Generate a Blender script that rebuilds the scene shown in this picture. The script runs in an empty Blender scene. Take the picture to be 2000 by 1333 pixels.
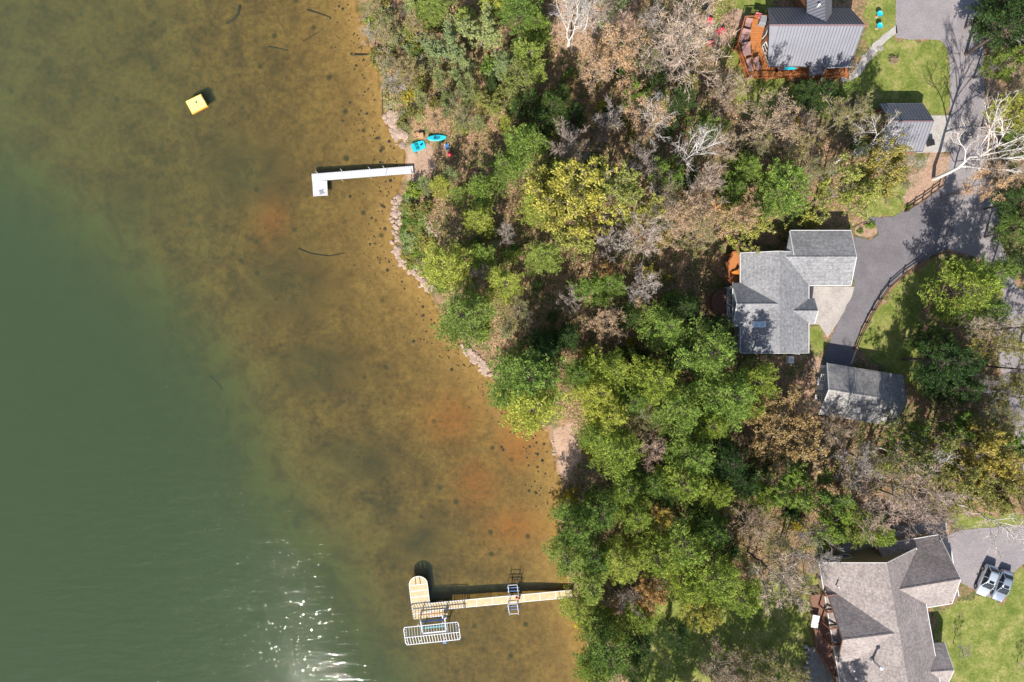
import bpy, math, random
import numpy as np
from mathutils import Vector, Matrix

# ------------------------------------------------------------------ camera, world, sun, exposure
scene = bpy.context.scene
H = 103.0                      # camera height above the lake
F = 1339.0                     # focal length in photo pixels (2000 px wide frame)
G = 4.0                        # level of the flat ground round the houses
SUN_EL = math.radians(42.0)
SUN_DIR = Vector((0.27, 0.963, 0)).normalized()      # the way shadows fall on the ground

cam_d = bpy.data.cameras.new("camera")
cam_d.sensor_width = 36.0
cam_d.lens = 36.0 * F / 2000.0
cam_d.clip_end = 2000.0
cam = bpy.data.objects.new("camera", cam_d)
cam.location = (0, 0, H)
scene.collection.objects.link(cam)
scene.camera = cam

world = bpy.data.worlds.new("World")
scene.world = world
world.use_nodes = True
wn = world.node_tree.nodes
sky = wn.new("ShaderNodeTexSky")
sky.sky_type = 'NISHITA'
sky.sun_disc = False
sky.sun_elevation = SUN_EL
sky.sun_rotation = math.atan2(-SUN_DIR.x, -SUN_DIR.y)
wn["Background"].inputs[1].default_value = 0.10
world.node_tree.links.new(sky.outputs[0], wn["Background"].inputs[0])

sun_d = bpy.data.lights.new("sun", 'SUN')
sun_d.energy = 5.0
sun_d.angle = math.radians(0.5)
sun_d.color = (1.0, 0.95, 0.87)
sun = bpy.data.objects.new("sun", sun_d)
ray = Vector((SUN_DIR.x * math.cos(SUN_EL), SUN_DIR.y * math.cos(SUN_EL), -math.sin(SUN_EL)))
sun.rotation_euler = ray.to_track_quat('-Z', 'Y').to_euler()
sun.location = (-30, -100, 90)
scene.collection.objects.link(sun)

scene.view_settings.view_transform = 'Standard'
scene.view_settings.look = 'None'
scene.view_settings.exposure = 0.66
scene.view_settings.gamma = 1.0
scene.cycles.use_denoising = True
scene.cycles.max_bounces = 6
scene.cycles.diffuse_bounces = 3
scene.cycles.transparent_max_bounces = 12
scene.cycles.volume_bounces = 1
scene.cycles.sample_clamp_indirect = 4.0
scene.cycles.caustics_reflective = False
scene.cycles.caustics_refractive = False

rng = np.random.default_rng(11)
random.seed(11)
col = scene.collection

# ------------------------------------------------------------------ helpers
def P(px, py, z=G):
    k = (H - z) / F
    return Vector(((px - 1000.0) * k, (666.5 - py) * k, z))

def PXY(px, py, z=G):
    v = P(px, py, z)
    return (v.x, v.y)

def tag(o, label=None, cat=None, group=None, kind=None):
    if label: o["label"] = label
    if cat: o["category"] = cat
    if group: o["group"] = group
    if kind: o["kind"] = kind
    return o

def empty(name, loc, rz=0.0, label=None, cat=None, group=None):
    o = bpy.data.objects.new(name, None)
    o.empty_display_size = 0.3
    o.location = loc
    o.rotation_euler = (0, 0, rz)
    col.objects.link(o)
    return tag(o, label, cat, group)

def link(name, me, parent=None, mat=None):
    o = bpy.data.objects.new(name, me)
    col.objects.link(o)
    if parent is not None:
        o.parent = parent
    if mat is not None:
        if not me.materials:
            me.materials.append(mat)
        else:
            o.material_slots[0].link = 'OBJECT'
            o.material_slots[0].material = mat
    return o

def fast_mesh(name, verts, faces_flat, n_per_face, mat_idx=None):
    """verts (N,3); faces_flat int array; every face has n_per_face corners"""
    me = bpy.data.meshes.new(name)
    verts = np.asarray(verts, dtype=np.float32)
    faces_flat = np.asarray(faces_flat, dtype=np.int32).ravel()
    nf = len(faces_flat) // n_per_face
    me.vertices.add(len(verts)); me.vertices.foreach_set("co", verts.ravel())
    me.loops.add(len(faces_flat)); me.loops.foreach_set("vertex_index", faces_flat)
    me.polygons.add(nf)
    me.polygons.foreach_set("loop_start", np.arange(0, nf * n_per_face, n_per_face, dtype=np.int32))
    if mat_idx is not None:
        me.polygons.foreach_set("material_index", np.asarray(mat_idx, dtype=np.int32))
    me.update(calc_edges=True)
    return me

class MB:
    """collects shapes, builds one mesh"""
    def __init__(self):
        self.v = []; self.f = []
    def add(self, verts, faces):
        n = len(self.v)
        self.v += [tuple(p) for p in verts]
        self.f += [tuple(i + n for i in f) for f in faces]
        return self
    def hexa(self, b, t):
        """b: four bottom corners (ccw from above), t: four top corners"""
        return self.add(list(b) + list(t), [(3, 2, 1, 0), (4, 5, 6, 7), (0, 1, 5, 4), (1, 2, 6, 5), (2, 3, 7, 6), (3, 0, 4, 7)])
    def box(self, cx, cy, cz, sx, sy, sz, rz=0.0, bev=0.0):
        c, s = math.cos(rz), math.sin(rz)
        def T(x, y, z): return (cx + x * c - y * s, cy + x * s + y * c, cz + z)
        x, y, z = sx / 2, sy / 2, sz / 2
        if bev > 0:
            b = min(bev, x * .9, y * .9, z * .9)
            lo = [T(-x, -y, -z), T(x, -y, -z), T(x, y, -z), T(-x, y, -z)]
            mi = [T(-x, -y, z - b), T(x, -y, z - b), T(x, y, z - b), T(-x, y, z - b)]
            up = [T(-x + b, -y + b, z), T(x - b, -y + b, z), T(x - b, y - b, z), T(-x + b, y - b, z)]
            n = len(self.v)
            self.add(lo + mi + up, [(3, 2, 1, 0), (8, 9, 10, 11)] +
                     [(i, (i + 1) % 4, 4 + (i + 1) % 4, 4 + i) for i in range(4)] +
                     [(4 + i, 4 + (i + 1) % 4, 8 + (i + 1) % 4, 8 + i) for i in range(4)])
            return self
        return self.hexa([T(-x, -y, -z), T(x, -y, -z), T(x, y, -z), T(-x, y, -z)],
                         [T(-x, -y, z), T(x, -y, z), T(x, y, z), T(-x, y, z)])
    def prism(self, pts, z0, z1):
        """pts ccw 2d; z0,z1 numbers"""
        n = len(pts)
        a = sum(pts[i][0] * pts[(i + 1) % n][1] - pts[(i + 1) % n][0] * pts[i][1] for i in range(n))
        if a < 0: pts = pts[::-1]
        vs = [(p[0], p[1], z0) for p in pts] + [(p[0], p[1], z1) for p in pts]
        fs = [tuple(range(n - 1, -1, -1)), tuple(range(n, 2 * n))] + [(i, (i + 1) % n, n + (i + 1) % n, n + i) for i in range(n)]
        return self.add(vs, fs)
    def bar(self, p0, p1, w, h=None, up=(0, 0, 1)):
        h = w if h is None else h
        p0, p1 = Vector(p0), Vector(p1)
        d = (p1 - p0).normalized()
        u = Vector(up)
        if abs(d.dot(u)) > .97: u = Vector((1, 0, 0))
        s = d.cross(u).normalized() * (w / 2)
        t = s.cross(d).normalized() * (h / 2)
        return self.hexa([p0 - s - t, p0 + s - t, p1 + s - t, p1 - s - t], [p0 - s + t, p0 + s + t, p1 + s + t, p1 - s + t])
    def tube(self, pts, radii, n=6, cap=True):
        pts = [Vector(p) for p in pts]
        base = len(self.v)
        for i, p in enumerate(pts):
            d = (pts[min(i + 1, len(pts) - 1)] - pts[max(i - 1, 0)])
            d = d.normalized() if d.length > 1e-6 else Vector((0, 0, 1))
            u = Vector((0, 0, 1)) if abs(d.z) < .9 else Vector((1, 0, 0))
            s = d.cross(u).normalized(); t = d.cross(s).normalized()
            r = radii[i] if hasattr(radii, "__len__") else radii
            for k in range(n):
                a = 2 * math.pi * k / n
                self.v.append(tuple(p + s * (math.cos(a) * r) + t * (math.sin(a) * r)))
        for i in range(len(pts) - 1):
            for k in range(n):
                a = base + i * n + k; b = base + i * n + (k + 1) % n
                self.f.append((a, b, b + n, a + n))
        if cap:
            self.f.append(tuple(base + k for k in range(n))[::-1])
            self.f.append(tuple(base + (len(pts) - 1) * n + k for k in range(n)))
        return self
    def lathe(self, cx, cy, prof, n=16):
        """prof: [(r,z)]"""
        base = len(self.v)
        for r, z in prof:
            for k in range(n):
                a = 2 * math.pi * k / n
                self.v.append((cx + r * math.cos(a), cy + r * math.sin(a), z))
        for i in range(len(prof) - 1):
            for k in range(n):
                a = base + i * n + k; b = base + i * n + (k + 1) % n
                self.f.append((a, b, b + n, a + n))
        self.f.append(tuple(base + k for k in range(n))[::-1])
        self.f.append(tuple(base + (len(prof) - 1) * n + k for k in range(n)))
        return self
    def build(self, name, mat, parent=None, smooth=False):
        me = bpy.data.meshes.new(name)
        me.from_pydata(self.v, [], self.f)
        me.materials.append(mat)
        if smooth:
            for p in me.polygons: p.use_smooth = True
        me.update()
        return link(name, me, parent)

# ------------------------------------------------------------------ materials
def nodes(name):
    m = bpy.data.materials.new(name)
    m.use_nodes = True
    nt = m.node_tree
    return m, nt, nt.nodes, nt.links, nt.nodes["Principled BSDF"]

def noise_node(nt, scale, detail=4, rough=.6, vec=None, dist=0.0):
    n = nt.nodes.new("ShaderNodeTexNoise")
    n.inputs["Scale"].default_value = scale
    n.inputs["Detail"].default_value = detail
    n.inputs["Roughness"].default_value = rough
    n.inputs["Distortion"].default_value = dist
    if vec is not None: nt.links.new(vec, n.inputs["Vector"])
    return n

def ramp(nt, fac, stops):
    r = nt.nodes.new("ShaderNodeValToRGB")
    els = r.color_ramp.elements
    while len(els) < len(stops): els.new(.5)
    for e, (p, c) in zip(els, stops):
        e.position = p
        e.color = (*c, 1) if len(c) == 3 else c
    if fac is not None: nt.links.new(fac, r.inputs[0])
    return r

def mixc(nt, fac, a, b, mode='MIX'):
    m = nt.nodes.new("ShaderNodeMix")
    m.data_type = 'RGBA'; m.blend_type = mode
    for sock, val in ((m.inputs[0], fac), (m.inputs[6], a), (m.inputs[7], b)):
        if hasattr(val, "is_output"): nt.links.new(val, sock)
        elif isinstance(val, (int, float)): sock.default_value = val
        else: sock.default_value = (*val, 1)
    return m.outputs[2]

def objco(nt):
    t = nt.nodes.new("ShaderNodeTexCoord")
    return t.outputs["Object"]

def surf(name, c1, c2, scale=3.0, rough=.75, bump=0.0, metallic=0.0, fine=None, stretch=None):
    """two-tone mottled surface"""
    m, nt, nd, lk, b = nodes(name)
    v = objco(nt)
    if stretch:
        mp = nd.new("ShaderNodeMapping"); mp.inputs["Scale"].default_value = stretch
        lk.new(v, mp.inputs["Vector"]); v = mp.outputs[0]
    n = noise_node(nt, scale, 5, .65, v)
    r = ramp(nt, n.outputs[0], [(.3, c1), (.7, c2)])
    out = r.outputs[0]
    if fine:
        n2 = noise_node(nt, fine, 2, .7, v)
        r2 = ramp(nt, n2.outputs[0], [(.3, (.72, .72, .72)), (.7, (1.25, 1.25, 1.25))])
        out = mixc(nt, 1.0, out, r2.outputs[0], 'MULTIPLY')
    lk.new(out, b.inputs["Base Color"])
    b.inputs["Roughness"].default_value = rough
    b.inputs["Metallic"].default_value = metallic
    if bump:
        bp = nd.new("ShaderNodeBump"); bp.inputs["Strength"].default_value = bump; bp.inputs["Distance"].default_value = .05
        n3 = noise_node(nt, fine or scale * 4, 3, .6, v)
        lk.new(n3.outputs[0], bp.inputs["Height"]); lk.new(bp.outputs[0], b.inputs["Normal"])
    return m

def shingle(name, c1, c2):
    m, nt, nd, lk, b = nodes(name)
    v = objco(nt)
    big = noise_node(nt, .35, 4, .6, v)
    stain = ramp(nt, big.outputs[0], [(.35, c1), (.65, c2)])
    tab = noise_node(nt, 2.6, 3, .8, v)
    t = ramp(nt, tab.outputs[0], [(.32, (.62, .62, .63)), (.68, (1.32, 1.3, 1.28))])
    c = mixc(nt, 1.0, stain.outputs[0], t.outputs[0], 'MULTIPLY')
    # courses: thin darker butt lines that follow the height of the roof plane
    wv = nd.new("ShaderNodeTexWave"); wv.wave_type = 'BANDS'; wv.bands_direction = 'Z'; wv.wave_profile = 'SAW'
    wv.inputs["Scale"].default_value = 1.6; wv.inputs["Distortion"].default_value = .6; wv.inputs["Detail"].default_value = 2
    wv.inputs["Detail Scale"].default_value = 3
    lk.new(v, wv.inputs["Vector"])
    w = ramp(nt, wv.outputs[1], [(.0, (.78, .78, .78)), (.25, (1.04, 1.04, 1.04))])
    c = mixc(nt, .7, c, mixc(nt, 1.0, c, w.outputs[0], 'MULTIPLY'))
    gr = noise_node(nt, 14, 2, .7, v)
    g = ramp(nt, gr.outputs[0], [(.3, (.7, .7, .7)), (.7, (1.3, 1.3, 1.3))])
    c = mixc(nt, 1.0, c, g.outputs[0], 'MULTIPLY')
    lk.new(c, b.inputs["Base Color"])
    b.inputs["Roughness"].default_value = .9
    bp = nd.new("ShaderNodeBump"); bp.inputs["Strength"].default_value = .5; bp.inputs["Distance"].default_value = .04
    lk.new(tab.outputs[0], bp.inputs["Height"]); lk.new(bp.outputs[0], b.inputs["Normal"])
    return m

def foliage(name, dark, mid, light, trans=.3, objvar=.35):
    m, nt, nd, lk, b = nodes(name)
    nd.remove(b)
    geo = nd.new("ShaderNodeNewGeometry")
    oi = nd.new("ShaderNodeObjectInfo")
    r = ramp(nt, geo.outputs["Random Per Island"], [(0, dark), (.45, mid), (1, light)])
    v = ramp(nt, oi.outputs["Random"], [(0, (1 - objvar, 1 - objvar * .8, 1 - objvar * .6)), (.5, (1, 1, 1)), (1, (1 + objvar * .9, 1 + objvar * .35, 1 - objvar * .3))])
    c = mixc(nt, 1.0, r.outputs[0], v.outputs[0], 'MULTIPLY')
    d = nd.new("ShaderNodeBsdfDiffuse"); t = nd.new("ShaderNodeBsdfTranslucent")
    lk.new(c, d.inputs[0]); lk.new(c, t.inputs[0])
    mx = nd.new("ShaderNodeMixShader"); mx.inputs[0].default_value = trans
    lk.new(d.outputs[0], mx.inputs[1]); lk.new(t.outputs[0], mx.inputs[2])
    lk.new(mx.outputs[0], nd["Material Output"].inputs[0])
    return m

M = {}
M['shingle_grey'] = shingle("grey_shingle", (.20, .20, .21), (.27, .27, .28))
M['shingle_tan'] = shingle("taupe_shingle", (.24, .205, .195), (.31, .27, .255))
M['shingle_old'] = shingle("weathered_shingle", (.15, .15, .16), (.33, .31, .29))
M['metal_roof'] = surf("dark_metal_roof", (.20, .20, .23), (.245, .245, .275), .6, .45, metallic=.2)
M['metal_rib'] = surf("metal_rib", (.11, .11, .125), (.16, .16, .18), .8, .45, metallic=.2)
M['ridge_red'] = surf("ridge_cap_metal", (.13, .08, .09), (.17, .11, .12), 2, .5)
M['white_trim'] = surf("white_trim", (.68, .68, .66), (.8, .8, .78), 2, .5)
M['wall_grey'] = surf("grey_blue_siding", (.25, .30, .36), (.32, .37, .43), 1.5, .7, stretch=(1, 1, 8))
M['wall_log'] = surf("brown_log_siding", (.16, .07, .035), (.26, .12, .06), 1.2, .7, stretch=(1, 1, 9))
M['wall_tan'] = surf("tan_siding", (.26, .21, .14), (.33, .27, .19), 1.5, .75, stretch=(1, 1, 9))
M['wall_shed'] = surf("pale_grey_siding", (.28, .31, .35), (.36, .39, .43), 1.5, .75)
M['glass'] = surf("window_glass", (.012, .015, .02), (.03, .036, .045), .8, .08)
M['skylight'] = surf("skylight_glass", (.25, .42, .6), (.55, .68, .8), 1.2, .12)
M['deck_orange'] = surf("stained_deck_wood", (.36, .125, .035), (.50, .20, .06), 1.2, .7, fine=9, stretch=(1, 6, 1))
M['deck_rail'] = surf("stained_rail_wood", (.28, .085, .03), (.42, .15, .05), 2, .7)
M['deck_brown'] = surf("brown_deck_wood", (.17, .08, .055), (.24, .125, .085), 1.2, .75, fine=9, stretch=(6, 1, 1))
M['timber'] = surf("brown_timber", (.16, .075, .045), (.27, .13, .08), 2, .7)
M['fence_wood'] = surf("dark_fence_wood", (.06, .035, .028), (.12, .07, .055), 3, .8)
M['dock_white'] = surf("white_dock_board", (.48, .48, .50), (.64, .64, .66), 1.1, .6, fine=5)
M['dock_tan'] = surf("tan_dock_panel", (.46, .34, .18), (.56, .43, .24), 1.1, .6, fine=7)
M['alu'] = surf("white_aluminium", (.66, .66, .68), (.78, .78, .80), 2, .35)
M['alu_grey'] = surf("grey_aluminium", (.35, .36, .38), (.48, .49, .5), 2, .4, metallic=.5)
M['rust'] = surf("rusty_steel", (.26, .09, .05), (.38, .15, .08), 4, .7)
M['blue'] = surf("blue_vinyl", (.05, .13, .33), (.08, .19, .42), 2, .5)
M['teal'] = surf("teal_vinyl", (.02, .22, .24), (.04, .32, .34), 2, .5)
M['cyan'] = surf("turquoise_plastic", (.01, .42, .55), (.03, .55, .66), 1.5, .35)
M['cyan_dark'] = surf("dark_turquoise_plastic", (.01, .16, .22), (.02, .2, .27), 1.5, .4)
M['red'] = surf("red_plastic", (.50, .02, .05), (.62, .04, .08), 2, .4)
M['yellow'] = surf("yellow_vinyl", (.62, .48, .06), (.7, .56, .12), 1.5, .55)
M['orange'] = surf("orange_edge", (.5, .16, .02), (.6, .22, .04), 2, .6)
M['black'] = surf("black_plastic", (.012, .012, .014), (.025, .025, .028), 3, .5)
M['tan_wood'] = surf("tan_wood", (.38, .22, .11), (.5, .31, .17), 3, .7)
M['wicker'] = surf("mauve_brown_cushion", (.22, .125, .115), (.31, .19, .175), 4, .85)
M['grey_cover'] = surf("grey_cover", (.18, .19, .21), (.27, .28, .30), 3, .8)
M['pink'] = surf("faded_red_cushion", (.55, .12, .14), (.66, .2, .22), 3, .8)
M['concrete'] = surf("concrete", (.34, .31, .29), (.44, .41, .38), 1.2, .9, fine=12)
M['stone'] = surf("pink_sandstone", (.24, .165, .125), (.50, .37, .29), 1.1, .9, bump=.5, fine=6)
M['greystone'] = surf("grey_fieldstone", (.20, .18, .165), (.36, .33, .30), 1.6, .9, bump=.4, fine=6)
M['bedstone'] = surf("submerged_stone", (.045, .04, .025), (.09, .075, .04), 2, .9)
M['bark'] = surf("grey_brown_bark", (.16, .125, .10), (.30, .25, .21), 2, .9, stretch=(3, 3, .6))
M['bark_dark'] = surf("dark_pine_bark", (.07, .05, .04), (.14, .10, .08), 2, .9, stretch=(3, 3, .6))
M['bark_white'] = surf("white_birch_bark", (.50, .46, .43), (.74, .71, .68), 2.4, .8, stretch=(1, 1, 3))
M['log'] = surf("waterlogged_wood", (.04, .035, .02), (.085, .07, .04), 2, .9)
M['driftwood'] = surf("bleached_wood", (.42, .36, .32), (.58, .52, .48), 2, .85)
M['rubber'] = surf("black_rubber", (.012, .012, .012), (.022, .022, .022), 3, .8)
M['rim'] = surf("alloy_rim", (.35, .35, .36), (.45, .45, .46), 3, .3, metallic=.8)
M['headlamp'] = surf("lamp_lens", (.6, .62, .65), (.75, .77, .8), 3, .1)
M['taillamp'] = surf("red_lamp_lens", (.35, .01, .01), (.45, .02, .02), 3, .15)
def carpaint(name, c):
    m, nt, nd, lk, b = nodes(name)
    b.inputs["Base Color"].default_value = (*c, 1); b.inputs["Metallic"].default_value = .45
    n = noise_node(nt, 1.3, 3, .6, objco(nt))
    r = ramp(nt, n.outputs[0], [(.3, (.26,) * 3), (.7, (.36,) * 3)])
    lk.new(r.outputs[0], b.inputs["Roughness"])
    b.inputs["Coat Weight"].default_value = .4
    return m
M['car_white'] = carpaint("pearl_silver_paint", (.62, .66, .70))
M['car_silver'] = carpaint("steel_silver_paint", (.36, .40, .47))

# foliage
M['f_pine'] = foliage("pine_needles", (.095, .165, .03), (.21, .32, .06), (.37, .47, .11), .32)
M['f_pine_dark'] = foliage("dark_needles", (.03, .065, .02), (.065, .12, .032), (.12, .19, .055), .25)
M['f_ypine'] = foliage("yellow_green_needles", (.20, .26, .045), (.36, .45, .09), (.52, .58, .16), .35)
M['f_pale'] = foliage("pale_green_leaf", (.19, .25, .09), (.33, .40, .15), (.48, .52, .25), .35, .18)
M['f_ymaple'] = foliage("spring_yellow_green_leaf", (.20, .22, .04), (.36, .38, .08), (.52, .52, .16), .35)
M['f_olive'] = foliage("olive_leaf", (.13, .135, .035), (.25, .24, .065), (.38, .35, .11), .3, .25)
M['f_green'] = foliage("fresh_green_leaf", (.09, .16, .025), (.18, .28, .045), (.31, .41, .09), .3)
M['f_orange'] = foliage("orange_bud", (.25, .15, .06), (.40, .265, .105), (.52, .385, .19), .25, .2)
M['f_tan'] = foliage("tan_bud", (.27, .18, .10), (.42, .30, .18), (.55, .43, .27), .2)
M['f_gold'] = foliage("gold_leaf", (.25, .19, .02), (.45, .36, .04), (.6, .5, .08), .3)
M['t_grey'] = foliage("grey_twig", (.26, .21, .185), (.43, .37, .33), (.58, .52, .48), 0, .25)
M['t_pink'] = foliage("pinkish_twig", (.30, .20, .155), (.48, .35, .285), (.62, .49, .42), 0, .25)
M['t_white'] = foliage("pale_twig", (.36, .32, .30), (.55, .50, .47), (.68, .64, .61), 0, .2)
M['f_olgold'] = foliage("olive_gold_leaf", (.15, .145, .035), (.29, .28, .07), (.44, .41, .13), .3)
M['litter'] = foliage("leaf_litter", (.18, .10, .055), (.36, .22, .13), (.52, .36, .25), 0, .1)

# ------------------------------------------------------------------ terrain
SHORE = [(-1500, -24000), (300, -3000), (560, -900), (655, -300), (690, -20), (704, 40), (722, 90), (738, 130), (745, 200), (752, 236), (775, 268), (792, 300), (789, 340), (772, 390),
         (768, 450), (775, 500), (800, 530), (838, 575), (862, 622), (890, 662), (915, 690), (945, 725), (975, 765), (1020, 810), (1068, 845),
         (1083, 885), (1086, 920), (1097, 960), (1085, 1000), (1090, 1060), (1105, 1110), (1110, 1150), (1125, 1200), (1145, 1260), (1162, 1333),
         (1190, 1440), (1300, 2300), (1500, 4200), (3500, 26000)]
shore_w = np.array([PXY(a, b, 0) for a, b in SHORE])
DROP = [(-3500, -24000), (-800, -3000), (-500, -250), (-230, 200), (70, 380), (310, 580), (430, 750), (500, 950), (650, 1160), (830, 1420), (1150, 2300), (1300, 4200), (3000, 26000)]
drop_w = np.array([PXY(a, b, 0) for a, b in DROP])

def seg_dist(pts, line):
    a = line[:-1]; b = line[1:]; ab = b - a
    best = np.full(len(pts), 1e9); side = np.zeros(len(pts))
    for i in range(len(a)):
        ap = pts - a[i]
        t = np.clip((ap @ ab[i]) / (ab[i] @ ab[i]), 0, 1)
        d = ap - t[:, None] * ab[i]
        dist = np.hypot(d[:, 0], d[:, 1])
        cr = ab[i][0] * ap[:, 1] - ab[i][1] * ap[:, 0]
        upd = dist < best - 1e-9
        best = np.where(upd, dist, best); side = np.where(upd, cr, side)
    return best, side

def inside(pts, poly):
    poly = np.asarray(poly); x, y = pts[:, 0], pts[:, 1]
    res = np.zeros(len(pts), bool); j = len(poly) - 1
    for i in range(len(poly)):
        xi, yi = poly[i]; xj, yj = poly[j]
        c = ((yi > y) != (yj > y)) & (x < (xj - xi) * (y - yi) / (yj - yi + 1e-12) + xi)
        res ^= c; j = i
    return res

land_poly = np.vstack([shore_w, [[4000, -2600], [4000, 2600]]])

def sm(a, b, x):
    t = np.clip((x - a) / (b - a), 0, 1)
    return t * t * (3 - 2 * t)

B_DIP = PXY(1405, 590, 2.5)
def lumps(x, y):
    return (np.sin(x * .31 + 1.3) * np.cos(y * .27 + .4) + .6 * np.sin(x * .83 + y * .41) + .4 * np.cos(x * .55 - y * 1.13 + 2)) / 2.0

def shore_sd(pts):
    d, _ = seg_dist(pts, shore_w)
    return np.where(inside(pts, land_poly), d, -d)

def terrain(pts):
    pts = np.asarray(pts, float).reshape(-1, 2)
    s = shore_sd(pts)
    land = .06 * np.clip(s, 0, 3) + .9 * sm(1.2, 7, s) + (G - 1.08) * sm(4, 33, s)
    land = land + .16 * lumps(pts[:, 0], pts[:, 1]) * sm(3, 8, s) * (1 - sm(20, 30, s))
    dd = np.hypot((pts[:, 0] - B_DIP[0]) / 5.5, (pts[:, 1] - B_DIP[1]) / 8.5)
    land = land - 1.55 * np.exp(-dd ** 4)
    dw, cr = seg_dist(pts, drop_w)
    sd = np.where(cr < 0, dw, -dw)          # <0 on the shallow side
    w = -s
    dep = .10 * np.clip(w, 0, 4) + .035 * np.clip(w - 4, 0, 25) + .018 * np.clip(w - 29, 0, 60)
    dep = dep + 5.2 * sm(-9, 17, sd) + .05 * lumps(pts[:, 0] * 1.3, pts[:, 1] * 1.3) * sm(1, 6, w)
    return np.where(s > 0, land, -np.clip(dep, 0, 7.4))

def gz(x, y):
    return float(terrain([[x, y]])[0])

def zone(poly_px, z=G):
    return np.array([PXY(a, b, z) for a, b in poly_px])

LAWNS = [
    [(1690, 70), (1690, -80), (1752, -80), (1752, 80), (1700, 118)],
    [(1690, 125), (1745, 80), (1850, 82), (1860, 200), (1835, 228), (1700, 232), (1660, 170)],
    [(1385, -80), (1505, -80), (1505, 15), (1450, 80), (1455, 150), (1640, 165), (1650, 190), (1560, 200), (1450, 235), (1432, 170), (1400, 80)],
    [(1579, 634), (1600, 632), (1614, 652), (1612, 684), (1582, 690)],
    [(1672, 684), (1700, 625), (1760, 552), (1835, 503), (1830, 560), (1800, 600), (1800, 770), (1755, 745), (1690, 690)],
    [(1826, 1205), (1905, 1160), (1960, 1180), (1985, 1110), (2080, 1085), (2080, 1500), (1830, 1500)],
    [(1860, 1010), (2080, 1000), (2080, 1030), (1860, 1040)],
    [(1240, 1190), (1380, 1160), (1600, 1120), (1600, 1420), (1340, 1420), (1200, 1330)],
    [(1750, 340), (1700, 350), (1690, 430), (1740, 424), (1790, 385)],
]
DIRTS = [
    [(1815, 300), (1860, 298), (1850, 360), (1800, 392), (1765, 408), (1770, 360)],
    [(1926, -80), (1945, -80), (1945, 330), (1928, 300)],
    [(790, 280), (830, 270), (850, 300), (835, 340), (800, 350), (786, 330)],
    [(1080, 840), (1130, 830), (1140, 900), (1120, 960), (1090, 930)],
    [(1600, 690), (1612, 690), (1605, 760), (1570, 800), (1560, 740)],
    [(1385, 60), (1440, 10), (1460, 20), (1440, 80), (1420, 100)],
    [(1090, -60), (1250, -60), (1240, 60), (1120, 110), (1060, 60)],
]
rust_pts = [(525, 425, 32, 45), (930, 950, 45, 50), (880, 820, 60, 45), (1000, 1030, 60, 40), (1010, 870, 45, 50)]
weed_pts = [(820, 1060, 55, 40), (640, 1120, 60, 60), (560, 1010, 40, 60), (700, 900, 70, 45), (480, 330, 80, 70), (560, 560, 90, 70), (250, 400, 60, 60), (620, 720, 80, 50)]

def axis(lo, hi, step, far):
    core = list(np.arange(lo, hi + step * .5, step))
    left, right, s = [], [], step
    a = core[0]
    while a > -far:
        s *= 1.5; a -= s; left.append(a)
    a, s = core[-1], step
    while a < far:
        s *= 1.5; a += s; right.append(a)
    return np.array(left[::-1] + core + right)

gx = axis(-88, 88, .55, 1500); gy = axis(-62, 62, .55, 1500)
XX, YY = np.meshgrid(gx, gy)
pts = np.stack([XX.ravel(), YY.ravel()], 1)
zz = terrain(pts)
nx, ny = len(gx), len(gy)
idx = np.arange(nx * ny).reshape(ny, nx)
faces = np.stack([idx[:-1, :-1], idx[:-1, 1:], idx[1:, 1:], idx[1:, :-1]], -1).reshape(-1, 4)
gme = fast_mesh("ground", np.column_stack([pts, zz]), faces, 4)
gme.polygons.foreach_set("use_smooth", np.ones(len(faces), bool))
s_all = shore_sd(pts)
def soft(masks, w=.0):
    out = np.zeros(len(pts))
    for m in masks:
        out = np.maximum(out, inside(pts + np.column_stack([.5 * np.sin(pts[:, 1] * 1.9) + .3 * np.sin(pts[:, 1] * 5.1), .5 * np.cos(pts[:, 0] * 1.7) + .3 * np.sin(pts[:, 0] * 4.3)]), zone(m)).astype(float))
    return out
def blur(a, n=2):
    a = a.reshape(ny, nx)
    for _ in range(n):
        p = np.pad(a, 1, mode='edge')
        a = (p[1:-1, 1:-1] * 2 + p[:-2, 1:-1] + p[2:, 1:-1] + p[1:-1, :-2] + p[1:-1, 2:]) / 6
    return a.ravel()
grass = blur(soft(LAWNS)); dirt = blur(soft(DIRTS))
pxx = pts[:, 0] * F / H + 1000; pyy = 666.5 - pts[:, 1] * F / H
rustv = np.zeros(len(pts)); weedv = np.zeros(len(pts))
for a, b, rx, ry in rust_pts: rustv = np.maximum(rustv, np.exp(-(((pxx - a) / rx) ** 2 + ((pyy - b) / ry) ** 2)))
for a, b, rx, ry in weed_pts: weedv = np.maximum(weedv, np.exp(-(((pxx - a) / rx) ** 2 + ((pyy - b) / ry) ** 2)))
sandv = np.where(s_all < 0, np.exp(-np.clip(-s_all, 0, 99) / 6.0), 0) ** 1.0
onbeach = np.maximum(np.exp(-((pyy - 318) / 34) ** 4), np.exp(-((pyy - 885) / 42) ** 4))
beachv = np.where((s_all > -.3) & (s_all < 1.6), 1.0, 0.0) * onbeach
def vattr(me, name, r, g, b):
    at = me.attributes.new(name, 'FLOAT_COLOR', 'POINT')
    d = np.column_stack([r, g, b, np.ones(len(r))]).astype(np.float32)
    at.data.foreach_set("color", d.ravel())
vattr(gme, "land_zone", grass, dirt, np.clip(beachv, 0, 1))
vattr(gme, "bed_zone", rustv, weedv, sandv)
vattr(gme, "wet_zone", (s_all < 0).astype(float), np.clip(-zz / 7, 0, 1), np.zeros(len(pts)))

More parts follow.
